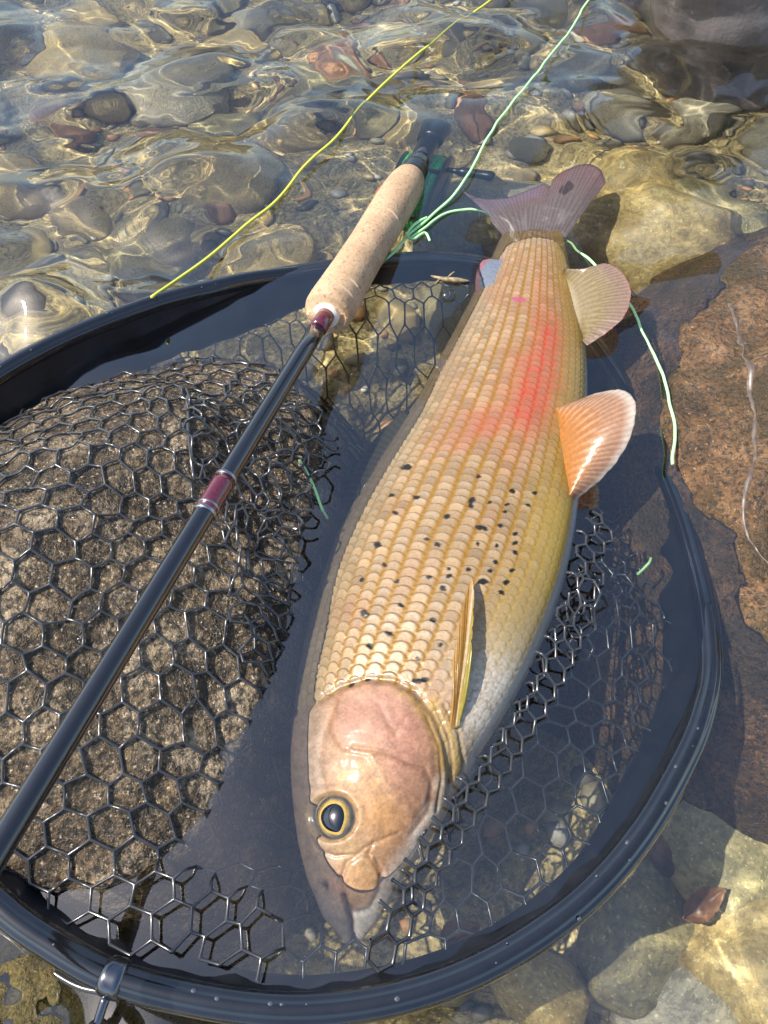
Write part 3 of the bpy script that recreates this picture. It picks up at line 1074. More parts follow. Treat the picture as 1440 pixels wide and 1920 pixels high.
def fin(name, base, edge_, nray, colfun, thick=0.0007, nr=60, ridge=0.00006, bow=0.0, wav=0.0):
    """A fan between a base line and an outer edge; rays are raised ridges on both faces."""
    nc = nray * 6
    Bp, Ep = spline(base, nc), spline(edge_, nc)
    fj = np.arange(nc) * .55
    Ep += .0003 * np.stack([vn(fj, .5, k, 88) for k in (0, 4, 8)], 1)
    t = np.linspace(0, 1, nr)[:, None, None]
    P = Bp[None] * (1 - t) + Ep[None] * t
    dirn = np.cross(P[-1].mean(0) - P[0].mean(0), Bp[-1] - Bp[0])
    dirn /= np.linalg.norm(dirn)
    if dirn[2] < 0:
        dirn = -dirn
    sfr = np.linspace(0, 1, nc)
    P = P + dirn * (bow * np.sin(math.pi * t) + wav * np.sin(sfr[None, :, None] * 9 + t * 3) * t)
    a = np.gradient(P, axis=0)
    b_ = np.gradient(P, axis=1)
    n = np.cross(a, b_)
    n /= np.linalg.norm(n, axis=2)[..., None] + 1e-12
    n *= np.sign((n * dirn).sum(-1))[..., None]
    ph = sfr[None] * nray * 2 * math.pi
    tt = t[..., 0]
    rdg = 0.5 + 0.5 * np.cos(ph + 0 * tt)
    split = sstep(.45, .6, tt)
    rdg = rdg * (1 - split) + (0.5 + 0.5 * np.cos(ph * 2)) * split
    th = thick * (1 - 0.75 * tt) * 0.5 + ridge * (1 - .6 * tt) * rdg
    V = np.concatenate([(P + n * th[..., None]).reshape(-1, 3), (P - n * th[..., None]).reshape(-1, 3)])
    k = nr * nc
    q1 = gridq(nr, nc)
    rim = np.concatenate([np.arange(nc), np.arange(1, nr) * nc + nc - 1, (nr - 1) * nc + np.arange(nc - 2, -1, -1), np.arange(nr - 2, 0, -1) * nc])
    r2_ = np.roll(rim, -1)
    q3 = np.stack([rim, r2_, r2_ + k, rim + k], 1)
    cl = colfun(np.broadcast_to(tt, (nr, nc)), np.broadcast_to(sfr[None], (nr, nc)), rdg)
    return rel(mesh(name, V, [q1, q1[:, ::-1] + k, q3], M['fin'], col=np.concatenate([cl.reshape(-1, 4)] * 2)), fish)


def rgba(c, a):
    return np.concatenate([np.clip(c, 0, 1), np.broadcast_to(a, c.shape[:2])[..., None]], -1)


def col_pelvic(t, s, r):
    c = np.empty(t.shape + (3,))
    c[:] = (0.56, 0.25, 0.06)
    c = lerp(c, (0.50, 0.28, 0.17), sstep(.25, .75, t))
    c = lerp(c, (0.70, 0.62, 0.55), sstep(.82, .97, t))
    c = lerp(c, (0.70, 0.56, 0.42), 0.5 * r ** 4 * sstep(.1, .4, t))
    c = lerp(c, (0.50, 0.17, 0.03), 0.3 * (1 - r) * sstep(.6, .2, t))
    return rgba(c, 1 - 0.30 * (1 - r) * sstep(.2, .6, t))


def col_anal(t, s, r):
    c = np.empty(t.shape + (3,))
    c[:] = (0.36, 0.28, 0.14)
    c = lerp(c, (0.58, 0.50, 0.36), sstep(.18, .0, t))
    c = lerp(c, (0.36, 0.24, 0.19), sstep(.5, .9, t))
    c = lerp(c, (0.50, 0.26, 0.26), 0.8 * sstep(.93, 1, t))
    c = lerp(c, (0.48, 0.40, 0.28), 0.4 * r ** 2)
    return rgba(c, 1 - 0.35 * (1 - r) * sstep(.2, .6, t))


def col_tail(t, s, r):
    c = np.empty(t.shape + (3,))
    c[:] = (0.52, 0.40, 0.42)
    c = lerp(c, (0.62, 0.30, 0.38), 0.85 * sstep(.35, 1, t) * (0.6 + .5 * vn(s * 9, t * 4, 0, 5)))
    c = lerp(c, (0.28, 0.26, 0.32), 0.4 * (1 - r))
    c = lerp(c, (0.10, 0.10, 0.13), .6 * sstep(.94, 1, t))
    return rgba(c, 1 - 0.22 * (1 - r))


def col_adip(t, s, r):
    c = np.empty(t.shape + (3,))
    c[:] = (0.28, 0.32, 0.40)
    c = lerp(c, (0.52, 0.20, 0.24), sstep(.7, .92, np.maximum(t, np.abs(2 * s - 1))))
    return rgba(c, 1.0)


def col_pect(t, s, r):
    c = np.empty(t.shape + (3,))
    c[:] = (0.48, 0.28, 0.07)
    c = lerp(c, (0.42, 0.36, 0.08), sstep(.5, 1, s))
    c = lerp(c, (0.72, 0.62, 0.45), 0.9 * np.exp(-((s - .62) / .07) ** 2))
    return rgba(c, 1.0)


def col_dors(t, s, r):
    c = np.empty(t.shape + (3,))
    c[:] = (0.10, 0.095, 0.06)
    c = lerp(c, (0.20, 0.18, 0.12), .6 * r)
    c = lerp(c, (0.24, 0.08, 0.08), .5 * sstep(.8, 1, t))
    return rgba(c, 1.0)


def onbody(pl, lift=-0.001):
    out = []
    for x, y in pl:
        p, n, _, _ = surf(x, y)
        out.append(p + n * lift)
    return out


fin('pelvic_fin', onbody([(1046, 775), (1052, 830), (1062, 890), (1070, 930)]),
    [at(1050, 768, .012), at(1110, 740, .024), at(1165, 731, .034), at(1190, 752, .038), at(1190, 790, .036), at(1172, 842, .028), at(1130, 895, .016), at(1078, 938, .006)], 16, col_pelvic, bow=.004)
fin('anal_fin', onbody([(1060, 512), (1070, 550), (1082, 595), (1096, 640)]),
    [at(1062, 504, .010), at(1095, 504, .014), at(1135, 494, .019), at(1165, 510, .022), at(1183, 545, .022), at(1172, 590, .018), at(1140, 622, .012), at(1101, 648, .006)], 18, col_anal, bow=.003)
fin('tail_fin', [at(946, 446, -.010), at(975, 436, -.006), at(1006, 432, -.005), at(1036, 436, -.006), at(1056, 450, -.010)],
    [at(866, 358, -.018), at(905, 374, -.015), at(950, 371, -.012), at(990, 357, -.009), at(1018, 346, -.008), at(1030, 352, -.007), at(1042, 331, -.006), at(1070, 315, -.004), at(1102, 307, -.003), at(1126, 318, -.003), at(1136, 342, -.006)],
    22, col_tail, thick=.0030, bow=.002, wav=.0012)
fin('adipose_fin', onbody([(922, 545), (930, 520), (938, 500), (946, 482)]), [at(893, 560, -.006), at(892, 520, -.002), at(902, 492, .0), at(922, 486, .0), at(940, 490, -.002)], 6, col_adip, thick=.0022, ridge=.00005)
pb = surf(848, 1352)
pectoral_base = [pb[0] + np.array([-.0015, .002, -.001]), pb[0] + np.array([.002, .001, .001]), pb[0] + np.array([.005, .0015, .0005])]
pt = surf(885, 1085)
tipz = pt[0][2] + .004
fin('pectoral_fin', onbody([(842, 1362), (850, 1366), (860, 1360)], .0003), [at(848, 1240, surf(858, 1240)[0][2] + .003), at(866, 1150, surf(866, 1150)[0][2] + .004), at(884, 1082, tipz), at(888, 1130, surf(888, 1130)[0][2] + .007), at(884, 1220, surf(884, 1220)[0][2] + .008)], 9, col_pect, thick=.0016, nr=80, bow=.002)
fin('dorsal_fin', onbody([(652, 985), (690, 910), (730, 845), (765, 795)], .0), [at(628, 985, -.050), at(655, 890, -.055), at(712, 815, -.050), at(768, 770, -.040)], 18, col_dors, thick=.0014, bow=.003)

# ------------------------------------------------------------------ landing net
net = empty('landing_net', (float(hoop_xy[:, 0].mean()), float(hoop_xy[:, 1].mean()), -0.08))
tag(net, 'black landing net with a round glossy frame and a wide rubber mesh bag', 'landing net')
prof = lambda a: 1 - 0.13 * np.exp(-(np.angle(np.exp(1j * (a - 2.15))) / .16) ** 2) - 0.13 * np.exp(-(np.angle(np.exp(1j * (a - 1.0))) / .16) ** 2)
V, Q = tube(hoop_pts, 0.0059, 36, True, prof=prof)
rel(mesh('hoop', V, Q, M['hoop']), net)
hc2 = hoop_pts[:, :2].mean(0)
T, Nn, _b = frames(hoop_pts, True)
inw = Nn.copy()
inw[:, 2] = 0
inw *= np.sign(((hc2 - hoop_pts[:, :2]) * inw[:, :2]).sum(1))[:, None]
inw /= np.linalg.norm(inw, axis=1)[:, None]
# smooth collar that hangs from the hoop
nh = len(hoop_pts)
sarc = np.linspace(0, 1, nh, endpoint=False)
hpx, hpy = project(hoop_pts)
csz = np.clip(0.42 + 0.58 * sstep(980, 780, hpy) * sstep(700, 400, hpx) + 0.30 * sstep(1150, 1250, hpx), .4, 1)
for _ in range(12):
    csz = (np.roll(csz, 1) + csz + np.roll(csz, -1)) / 3
rows = []
NRW = 14
for k in range(NRW):
    t = k / (NRW - 1)
    wob = np.sin(sarc * 2 * math.pi * 61 + 2 * np.sin(sarc * 40)) * .0016 + np.sin(sarc * 2 * math.pi * 27 + 1) * .002
    P = hoop_pts + inw * (0.0045 + 0.014 * csz * t + wob * t * np.sin(math.pi * min(t * 1.1, 1)))[:, None]
    P[:, 2] = hoop_pts[:, 2] - 0.002 - 0.038 * csz * t ** 0.9 + wob * t * .7
    rows.append(P)
col_P = np.array(rows)
inn = col_P + inw[None] * 0.0012
V = np.concatenate([col_P.reshape(-1, 3), inn.reshape(-1, 3)])
q1 = gridq(NRW, nh, False, True)
kk = NRW * nh
jj = np.arange(nh)
bot = (NRW - 1) * nh
q3 = np.stack([bot + jj, bot + (jj + 1) % nh, kk + bot + (jj + 1) % nh, kk + bot + jj], 1)
rel(mesh('collar', V, [q1, q1[:, ::-1] + kk, q3], M['collar']), net)

RIDGE = np.array([at(x, y, .004) for x, y in [(694, 1752), (735, 1655), (790, 1572), (856, 1478), (925, 1392), (985, 1292), (1035, 1185), (1072, 1078), (1092, 985)]])
ridge_s = spline(RIDGE, 60)
LOWER = np.array([at(x, y, .006) for x, y in [(20, 1640), (180, 1610), (330, 1625), (440, 1672), (505, 1690), (525, 1905), (380, 1910), (220, 1870), (60, 1790), (-40, 1700)]])
fish_line = ctr[::50]


def net_z(x, y):
    d = sdist(x, y, hoop_xy)
    z = -0.165 + 0.012 * fbm(x * 14, y * 14, 0, 201)
    # the collar end
    dd = np.sqrt(((x[..., None] - hoop_pts[::4, 0]) ** 2 + (y[..., None] - hoop_pts[::4, 1]) ** 2))
    ze = (hoop_pts[::4, 2] - .002 - .038 * csz[::4])[np.argmin(dd, -1)]
    k = sstep(0.075, 0.022, d)
    z = z * (1 - k) + ze * k
    # fold along the fish's belly
    D = np.sqrt((x[..., None] - ridge_s[:, 0]) ** 2 + (y[..., None] - ridge_s[:, 1]) ** 2)
    i = np.argmin(D, -1)
    dr = np.take_along_axis(D, i[..., None], -1)[..., 0]
    i2 = np.clip(i, 1, len(ridge_s) - 2)
    tg = ridge_s[i2 + 1] - ridge_s[i2 - 1]
    side = np.sign(tg[..., 0] * (y - ridge_s[i2, 1]) - tg[..., 1] * (x - ridge_s[i2, 0]))   # + = fish side
    endf = sstep(0, 4, i) * sstep(59, 50, i)
    zr_ = np.where(side > 0, .006 - 4.0 * dr, .006 - 0.55 * dr - 4.0 * np.maximum(dr - 0.075, 0))
    zr_ = zr_ - (1 - endf) * 0.03
    z = np.maximum(z, zr_ + 0.003 * vn(x * 40, y * 40, 0, 203))
    # the sheet that spans from the boulder to the hoop
    dl = sdist(x, y, LOWER)
    z = np.maximum(z, 0.007 - 3.0 * np.maximum(-dl, 0) + 0.004 * vn(x * 30, y * 30, 0, 205))
    r = rock_left.height(x, y) + 0.0014
    z = np.maximum(z, r)
    # never above the fish's underside
    F_ = np.sqrt((x[..., None] - fish_line[:, 0]) ** 2 + (y[..., None] - fish_line[:, 1]) ** 2)
    fi = np.argmin(F_, -1)
    fh = hw[::50][fi]
    under = F_.min(-1) / fh
    z = np.where(under < 0.90, np.minimum(z, -0.055), z)
    return z


def hex_net(poly_test, zfun, pitch, rad, warp, seed, bounds, rot=0.0, nseg=4, sides=6, lift=None):
    """Rubber cords along the edges of a hexagon lattice laid over a surface; one joined part."""
    a = pitch / math.sqrt(3)
    x0, x1, y0, y1 = bounds
    nodes, edges = {}, set()
    cr, sr = math.cos(rot), math.sin(rot)
    mx, my = (x0 + x1) / 2, (y0 + y1) / 2
    n = int(max(x1 - x0, y1 - y0) / pitch) + 4

    def key(x, y):
        return (round(x / a * 4), round(y / a * 4))
    for i in range(-n, n):
        for j_ in range(-n, n):
            cxx, cyy = pitch * (i + 0.5 * (j_ % 2)), 1.5 * a * j_
            ks = []
            for k in range(6):
                th = math.pi / 6 + k * math.pi / 3
                x, y = cxx + a * math.cos(th), cyy + a * math.sin(th)
                kq = key(x, y)
                nodes.setdefault(kq, (x, y))
                ks.append(kq)
            for k in range(6):
                e1, e2 = ks[k], ks[(k + 1) % 6]
                edges.add((min(e1, e2), max(e1, e2)))
    keys = list(nodes)
    idx = {k: i for i, k in enumerate(keys)}
    P = np.array([nodes[k] for k in keys])
    P = np.stack([P[:, 0] * cr - P[:, 1] * sr + mx, P[:, 0] * sr + P[:, 1] * cr + my], 1)
    wx = warp * (vn(P[:, 0] * 22, P[:, 1] * 22, 0, seed) + .5 * vn(P[:, 0] * 60, P[:, 1] * 60, 0, seed + 1))
    wy = warp * (vn(P[:, 0] * 22, P[:, 1] * 22, 3, seed + 2) + .5 * vn(P[:, 0] * 60, P[:, 1] * 60, 3, seed + 3))
    P = P + np.stack([wx, wy], 1)
    E = np.array([(idx[p], idx[q]) for p, q in edges])
    ok = poly_test(P[:, 0], P[:, 1])
    E = E[ok[E].all(1)]
    t = np.linspace(0, 1, nseg + 1)[None, :, None]
    L = P[E[:, 0]][:, None] * (1 - t) + P[E[:, 1]][:, None] * t
    Z = zfun(L[..., 0], L[..., 1])
    if nseg > 2:                         # cords do not follow every grain of the ground
        Z[:, 1:-1] = np.maximum(Z[:, 1:-1] * .6 + .2 * (Z[:, :-2] + Z[:, 2:]), Z[:, 1:-1] - 0.001)
    L = np.concatenate([L, Z[..., None]], -1)
    if lift is not None:
        L = lift(L)
    tg = np.gradient(L, axis=1)
    tg /= np.linalg.norm(tg, axis=2)[..., None] + 1e-12
    sd = np.cross(tg, [0, 0, 1.0])
    sd /= np.linalg.norm(sd, axis=2)[..., None] + 1e-9
    uu = np.cross(sd, tg)
    rr = rad * (1 + 0.35 * np.abs(2 * t[..., 0] - 1) ** 3)
    an = np.linspace(0, 2 * math.pi, sides, endpoint=False)
    V = L[:, :, None] + rr[..., None, None] * (np.cos(an)[None, None, :, None] * sd[:, :, None] + np.sin(an)[None, None, :, None] * uu[:, :, None])
    ne_, ns = len(E), nseg + 1
    q = gridq(ns, sides, False, True)
    Q = (q[None] + (np.arange(ne_) * ns * sides)[:, None, None]).reshape(-1, 4)
    return V.reshape(-1, 3), Q


bx = (hoop_xy[:, 0].min(), hoop_xy[:, 0].max(), hoop_xy[:, 1].min(), hoop_xy[:, 1].max())
V, Q = hex_net(lambda x, y: sdist(x, y, hoop_xy) > 0.0055, net_z, 0.0142, 0.00062, 0.0042, 301, bx, rot=0.12, nseg=6)
o = rel(mesh('mesh_bag', V, Q, M['cord']), net)
o['kind'] = 'stuff'
# slack folds of the bag bunched over the boulder's fishward edge
BUNCH = np.array([at(x, y, .02) for x, y in [(350, 770), (480, 690), (600, 740), (640, 800), (600, 900), (575, 1000), (540, 1100), (470, 1090), (400, 1010), (360, 900)]])


def bunch_z(x, y):
    return np.maximum(net_z(x, y), 0.004 + 0.008 * vn(x * 25, y * 25, 0, 410)) + 0.003 + 0.009 * np.abs(vn(x * 55, y * 55, 0, 411)) + .004 * vn(x * 120, y * 120, 0, 412)


dR = lambda x, y: seg_dist(x, y, ridge_s)
def ridge_side(x, y):
    D = np.sqrt((x[..., None] - ridge_s[:, 0]) ** 2 + (y[..., None] - ridge_s[:, 1]) ** 2)
    i = np.clip(np.argmin(D, -1), 1, 58)
    tg = ridge_s[i + 1] - ridge_s[i - 1]
    return np.sign(tg[..., 0] * (y - ridge_s[i, 1]) - tg[..., 1] * (x - ridge_s[i, 0]))


V, Q = hex_net(lambda x, y: (dR(x, y) < .017) & ((ridge_side(x, y) < 0) | (dR(x, y) < .003)), lambda x, y: .011 - .75 * dR(x, y) + .002 * vn(x * 50, y * 50, 0, 415), 0.0098, 0.00070, 0.0025, 351,
               (ridge_s[:, 0].min() - .03, ridge_s[:, 0].max() + .03, ridge_s[:, 1].min() - .03, ridge_s[:, 1].max() + .03), rot=0.95, nseg=5)
o = rel(mesh('slack_fold', V, Q, M['cord']), net)
o['kind'] = 'stuff'
V, Q = hex_net(lambda x, y: sdist(x, y, BUNCH) > 0.0, bunch_z, 0.0100, 0.00070, 0.0100, 321, (BUNCH[:, 0].min(), BUNCH[:, 0].max(), BUNCH[:, 1].min(), BUNCH[:, 1].max()), rot=0.7, nseg=6)
o = rel(mesh('slack_fold', V, Q, M['cord']), net)
o['kind'] = 'stuff'
BUNCH2 = np.array([at(x, y, .0) for x, y in [(440, 1090), (545, 1100), (560, 1200), (520, 1290), (450, 1290), (420, 1200)]])
V, Q = hex_net(lambda x, y: sdist(x, y, BUNCH2) > 0.0, lambda x, y: np.maximum(net_z(x, y), -.015) + .002 + .006 * np.abs(vn(x * 70, y * 70, 0, 511)), 0.0105, 0.00070, 0.0085, 331,
               (BUNCH2[:, 0].min(), BUNCH2[:, 0].max(), BUNCH2[:, 1].min(), BUNCH2[:, 1].max()), rot=0.3, nseg=6)
o = rel(mesh('slack_fold', V, Q, M['cord']), net)
o['kind'] = 'stuff'
BUNCH3 = np.array([at(x, y, .0) for x, y in [(1085, 900), (1190, 960), (1215, 1080), (1180, 1180), (1090, 1250), (1040, 1230), (1075, 1080)]])
V, Q = hex_net(lambda x, y: sdist(x, y, BUNCH3) > 0.0, lambda x, y: np.maximum(net_z(x, y), -.022) + .002 + .010 * vn(x * 60, y * 60, 0, 521), 0.0115, 0.00070, 0.0085, 341,
               (BUNCH3[:, 0].min(), BUNCH3[:, 0].max(), BUNCH3[:, 1].min(), BUNCH3[:, 1].max()), rot=0.5, nseg=6)
o = rel(mesh('slack_fold', V, Q, M['cord']), net)
o['kind'] = 'stuff'
# seam cord across the mesh on the boulder
sm = spline([at(x, y, .03) for x, y in [(352, 742), (356, 790), (360, 840), (366, 905)]], 30)
sm[:, 2] = net_z(sm[:, 0], sm[:, 1]) + .001
V, Q = tube(sm, .0011, 8)
rel(mesh('seam', V, Q, M['cord']), net)
# steel clamp with its ring and tether on the frame
ci = int(np.argmin(np.linalg.norm(hoop_pts[:, :2] - at(205, 1832, .01)[:2], axis=1)))
cl = hoop_pts[[(ci + k) % nh for k in range(-2, 3)]]
cl = spline(cl[1:4], 9)
V1 = tube(cl, np.array([.0060, .0068, .0070, .0070, .0070, .0070, .0070, .0068, .0060]), 28)
clamp = rel(mesh('clamp', *V1, M['steel']), net)
tcl = cl[-1] - cl[0]
tcl /= np.linalg.norm(tcl)
out_d = -inw[ci]
lug = [cl[4] + out_d * .006 + np.array([0, 0, .001]), cl[4] + out_d * .012 + np.array([0, 0, -.001]), cl[4] + out_d * .017 + np.array([0, 0, -.004])]
lugm = mesh('lug', *tube(spline(lug, 8), .0018, 10), M['steel'])
lugm.parent = clamp
lugm.matrix_parent_inverse = Matrix.Identity(4)
rc = cl[4] + out_d * .020 + np.array([0, 0, -.005])
an = np.linspace(0, 2 * math.pi, 40, endpoint=False)
ringp = rc + np.cos(an)[:, None] * out_d * .0062 + np.sin(an)[:, None] * (tcl * .35 + np.array([0, 0, .9])) * .0062
rg = mesh('ring', *tube(ringp, .0011, 10, True), M['steel'])
rg.parent = clamp
tp = spline([at(215, 1862, .004), at(150, 1850, .002), at(90, 1815, .0), at(45, 1775, .002)], 30)
rel(mesh('tether', *tube(tp, .0013, 8), M['cord']), net)

# water drops standing on the frame
r8 = np.random.default_rng(8)
dv = []
for k in range(80):
    i = int(r8.integers(0, nh))
    if hoop_pts[i, 2] < .004:
        continue
    th = r8.uniform(.9, 2.3)
    T8, N8, B8 = T[i], Nn[i], _b[i]
    n8 = math.cos(th) * N8 + math.sin(th) * B8
    p8 = hoop_pts[i] + T8 * r8.uniform(-.002, .002) + n8 * .0057
    r_ = r8.uniform(.0003, .0009)
    t8 = np.cross(n8, T8)
    qd = np.linspace(0, math.pi / 2, 5)[:, None]
    ad_ = np.linspace(0, 2 * math.pi, 10, endpoint=False)[None]
    P8 = p8 + r_ * ((np.sin(qd) * np.cos(ad_))[..., None] * T8 * 1.2 + (np.sin(qd) * np.sin(ad_))[..., None] * t8 + (.6 * np.cos(qd) + 0 * ad_)[..., None] * n8)
    dv.append((P8.reshape(-1, 3), [gridq(5, 10, False, True)]))
m, nt, p, L = mat('water_drop')
p.inputs['Base Color'].default_value = (.05, .055, .065, 1)
setp(p, rough=.03, coat=1.0, spec=.8)
M['drop'] = m
o = rel(mesh('water_drops', *joinparts(dv), M['drop']), net)
o['kind'] = 'stuff'

# pale vein in the rusty boulder
vp = spline([at(*q) for q in [(1372, 560, .01), (1390, 620, .012), (1402, 700, .014), (1418, 780, .015), (1420, 850, .015), (1402, 905, .013), (1398, 950, .012), (1425, 1010, .014), (1470, 1060, .014)]], 90)
wv = .0016 + .0014 * vn(np.arange(90) * .35, .5, 0, 9)
vp[:, :2] += .0009 * np.stack([vn(np.arange(90) * .3, .5, 0, 19), vn(np.arange(90) * .3, .5, 0, 20)], 1)
Tv, Nv, _q = frames(vp)
vx = np.stack([vp + Nv * (wv * s)[:, None] for s in (-1, -.4, .4, 1)], 1)
vx[..., 2] = rock_right.height(vx[..., 0], vx[..., 1]) + np.array([-.0008, .0006, .0006, -.0008])
vx = vx - np.array([rock_right.c[0], rock_right.c[1], 0])
M['vein'] = simple('pale_quartz', (.10, .075, .06), .4, nscale=260, namt=.6)
vo = mesh('quartz_vein', vx.reshape(-1, 3), gridq(90, 4), M['vein'])
vo.parent = rr_o

# ------------------------------------------------------------------ fly rod
A = at(612, 590, .029)
Bn = at(0, 1588, .078)
ax = (A - Bn) / np.linalg.norm(A - Bn)
rod = empty('fly_rod', tuple(at(785, 300, -.02)))
tag(rod, 'black fly rod with a cork grip resting across the net and a reel under water', 'fishing rod')
ts = np.linspace(-2.3, 0.0, 60)
tipr = np.interp(ts, [-2.3, -0.5, 0], [.0012, .0044, .0050])
rel(mesh('blank', *tube(A + ax * ts[:, None], tipr, 24), M['blank']), rod)


def on_rod(name, t0, t1, r0, r1, m, parent=None, n=6):
    t = np.linspace(t0, t1, n)
    o = mesh(name, *tube(A + ax * t[:, None], np.linspace(r0, r1, n), 28), m)
    if parent is None:
        rel(o, rod)
    else:
        o.parent = parent
    return o


def tpar(px, py):
    """How far along the rod, seen at a pixel."""
    t = np.linspace(-.6, .6, 2401)
    x, y = project(A + ax * t[:, None])
    return t[np.argmin((x - px) ** 2 + (y - py) ** 2)]


tw0, tw1 = tpar(378, 955), tpar(415, 895)
on_rod('wrap', tw0, tw1, .0053, .0053, M['burgundy'])
on_rod('trim_band', tw0 - .0016, tw0, .0054, .0054, M['silver'])
on_rod('trim_band', tw0 + .002, tw0 + .003, .0055, .0055, M['silver'])
on_rod('trim_band', tw1, tw1 + .0016, .0054, .0054, M['silver'])
on_rod('wrap', -.016, .004, .0052, .0056, M['burgundy'])
on_rod('winding_check', -.0016, .003, .0078, .0078, M['ivory'])
# cork grip with a slightly flared fore end
G1 = tpar(765, 330)
gt = np.array([0, .0, .0015, .004, .010, .02, .045, .075, .10, .125, .145, .158, .166, .170, .170]) / .170 * G1
gr = np.array([.0006, .0118, .0136, .0144, .0146, .0143, .0136, .0133, .0137, .0142, .0140, .0132, .0118, .0100, .0006])
gts = np.sort(np.concatenate([np.linspace(0, G1, 120), gt]))
ring_t = np.floor(gts / .0125)
V, Q = tube(A + ax * gts[:, None], np.interp(gts, gt, gr) * (1 - .006 * np.exp(-((gts % .0125) / .0005) ** 2)), 48)
shade = 0.90 + 0.14 * vn(ring_t * 3.3 + .5, 0.5, 0, 17)
gcol = np.repeat(np.stack([shade] * 3, 1), 48, 0)
gcol = np.concatenate([gcol, gcol[:1], gcol[-1:]])
Q0 = [Q[0]] + Q[1:]
rel(mesh('cork_grip', V, Q0, M['cork'], col=gcol), rod)
on_rod('locking_ring', G1 - .002, G1 + .012, .0105, .0105, M['black_metal'])
on_rod('locking_nut', G1 + .013, G1 + .024, .0098, .0092, M['black_metal'])
on_rod('silver_collar', G1 + .012, G1 + .0132, .0100, .0100, M['silver'])
seat = on_rod('reel_seat', G1 + .022, G1 + .062, .0078, .0078, M['black_metal'])
on_rod('butt_cap', G1 + .056, G1 + .078, .0100, .0128, M['black_metal'])
# reel: hangs under the seat, axle square to the rod
side_v = np.cross(ax, [0, 0, 1.0])
side_v /= np.linalg.norm(side_v)
dn = np.cross(side_v, ax)
dn = dn if dn[2] < 0 else -dn
RC = A + ax * (G1 + .036) + dn * .052


def disc_ring(c, axis, r_in, r_out, w, n=56, bev=.001):
    e1 = ax
    e2 = np.cross(axis, e1)
    an = np.linspace(0, 2 * math.pi, n, endpoint=False)
    loop = [(r_in, -w / 2), (r_in, w / 2), (r_out - bev, w / 2), (r_out, w / 2 - bev), (r_out, -w / 2 + bev), (r_out - bev, -w / 2)]
    V = np.array([[c + axis * z + r * (math.cos(a) * e1 + math.sin(a) * e2) for r, z in loop] for a in an])
    return V.reshape(-1, 3), [gridq(n, len(loop), True, True)]


parts = [disc_ring(RC + side_v * .017, side_v, .004, .043, .0022), disc_ring(RC - side_v * .017, side_v, .004, .0405, .0022)]
for k in range(5):
    th = k * 2 * math.pi / 5 + .5
    e2 = np.cross(side_v, ax)
    pc = RC + .041 * (math.cos(th) * ax + math.sin(th) * e2)
    parts.append(tube(np.array([pc - side_v * .016, pc, pc + side_v * .016]), .0022, 10))
parts.append(tube(np.array([RC - dn * .040, RC - dn * .046, RC - dn * .050]), np.array([.006, .004, .007]), 12))
reel = rel(mesh('reel', *joinparts(parts), M['black_metal']), rod)
sp = mesh('line_spool', *disc_ring(RC, side_v, .010, .0405, .030, bev=.003), M['green_line'])
sp.parent = reel
sp.matrix_parent_inverse = Matrix.Identity(4)
coils = []
r5 = np.random.default_rng(5)
for k in range(26):
    z0 = r5.uniform(-.012, .012)
    rr_ = .0408 + .001 * r5.random()
    an = np.linspace(0, 2 * math.pi, 60, endpoint=False)
    e2 = np.cross(side_v, ax)
    p = RC + side_v * (z0 + .0015 * np.sin(an * 2 + k))[:, None] + rr_ * (np.cos(an)[:, None] * ax + np.sin(an)[:, None] * e2)
    T2 = tube(p, .00065, 6, True)
    coils.append(T2)
cm = mesh('coiled_line', *joinparts(coils), M['green_line'])
cm.parent = reel
hb = RC + side_v * .018 - dn * .030 + ax * .010
hk = mesh('handle', *tube(spline([hb, hb + side_v * .010, hb + side_v * .022, hb + side_v * .034, hb + side_v * .038], 14), np.interp(np.linspace(0, 1, 14), [0, .2, .3, .7, .95, 1], [.003, .003, .0055, .0048, .0058, .004]), 16), M['black_metal'])
hk.parent = reel
kp = RC - side_v * .020
kn = mesh('drag_knob', *tube(np.array([kp + side_v * .003, kp, kp - side_v * .006, kp - side_v * .008]), np.array([.010, .012, .012, .009]), 24), M['copper'])
kn.parent = reel
for q in (cm, hk, kn, sp):
    q.parent = reel
rp = spline([A + ax * (G1 * .80) - side_v * .0135 + np.array([0, 0, -.004]), A + ax * (G1 * .84) - side_v * .0165 + np.array([0, 0, -.002]), A + ax * (G1 * .90) - side_v * .0160 + np.array([0, 0, -.002]), A + ax * (G1 * .94) - side_v * .0125 + np.array([0, 0, -.004])], 16)
rel(mesh('hook_keeper', *tube(rp, .0016, 10), M['copper']), rod)

# ------------------------------------------------------------------ lines


def line_obj(name, px, r, m, n=160, wig=0.0, seed=0):
    P = spline([at(*p) for p in px], n)
    s = np.linspace(0, 1, n) * n / 6
    P[:, 0] += wig * vn(s, 0.5, 0, seed)
    P[:, 1] += wig * vn(s, 0.5, 0, seed + 1)
    return tube(P, r, 8)


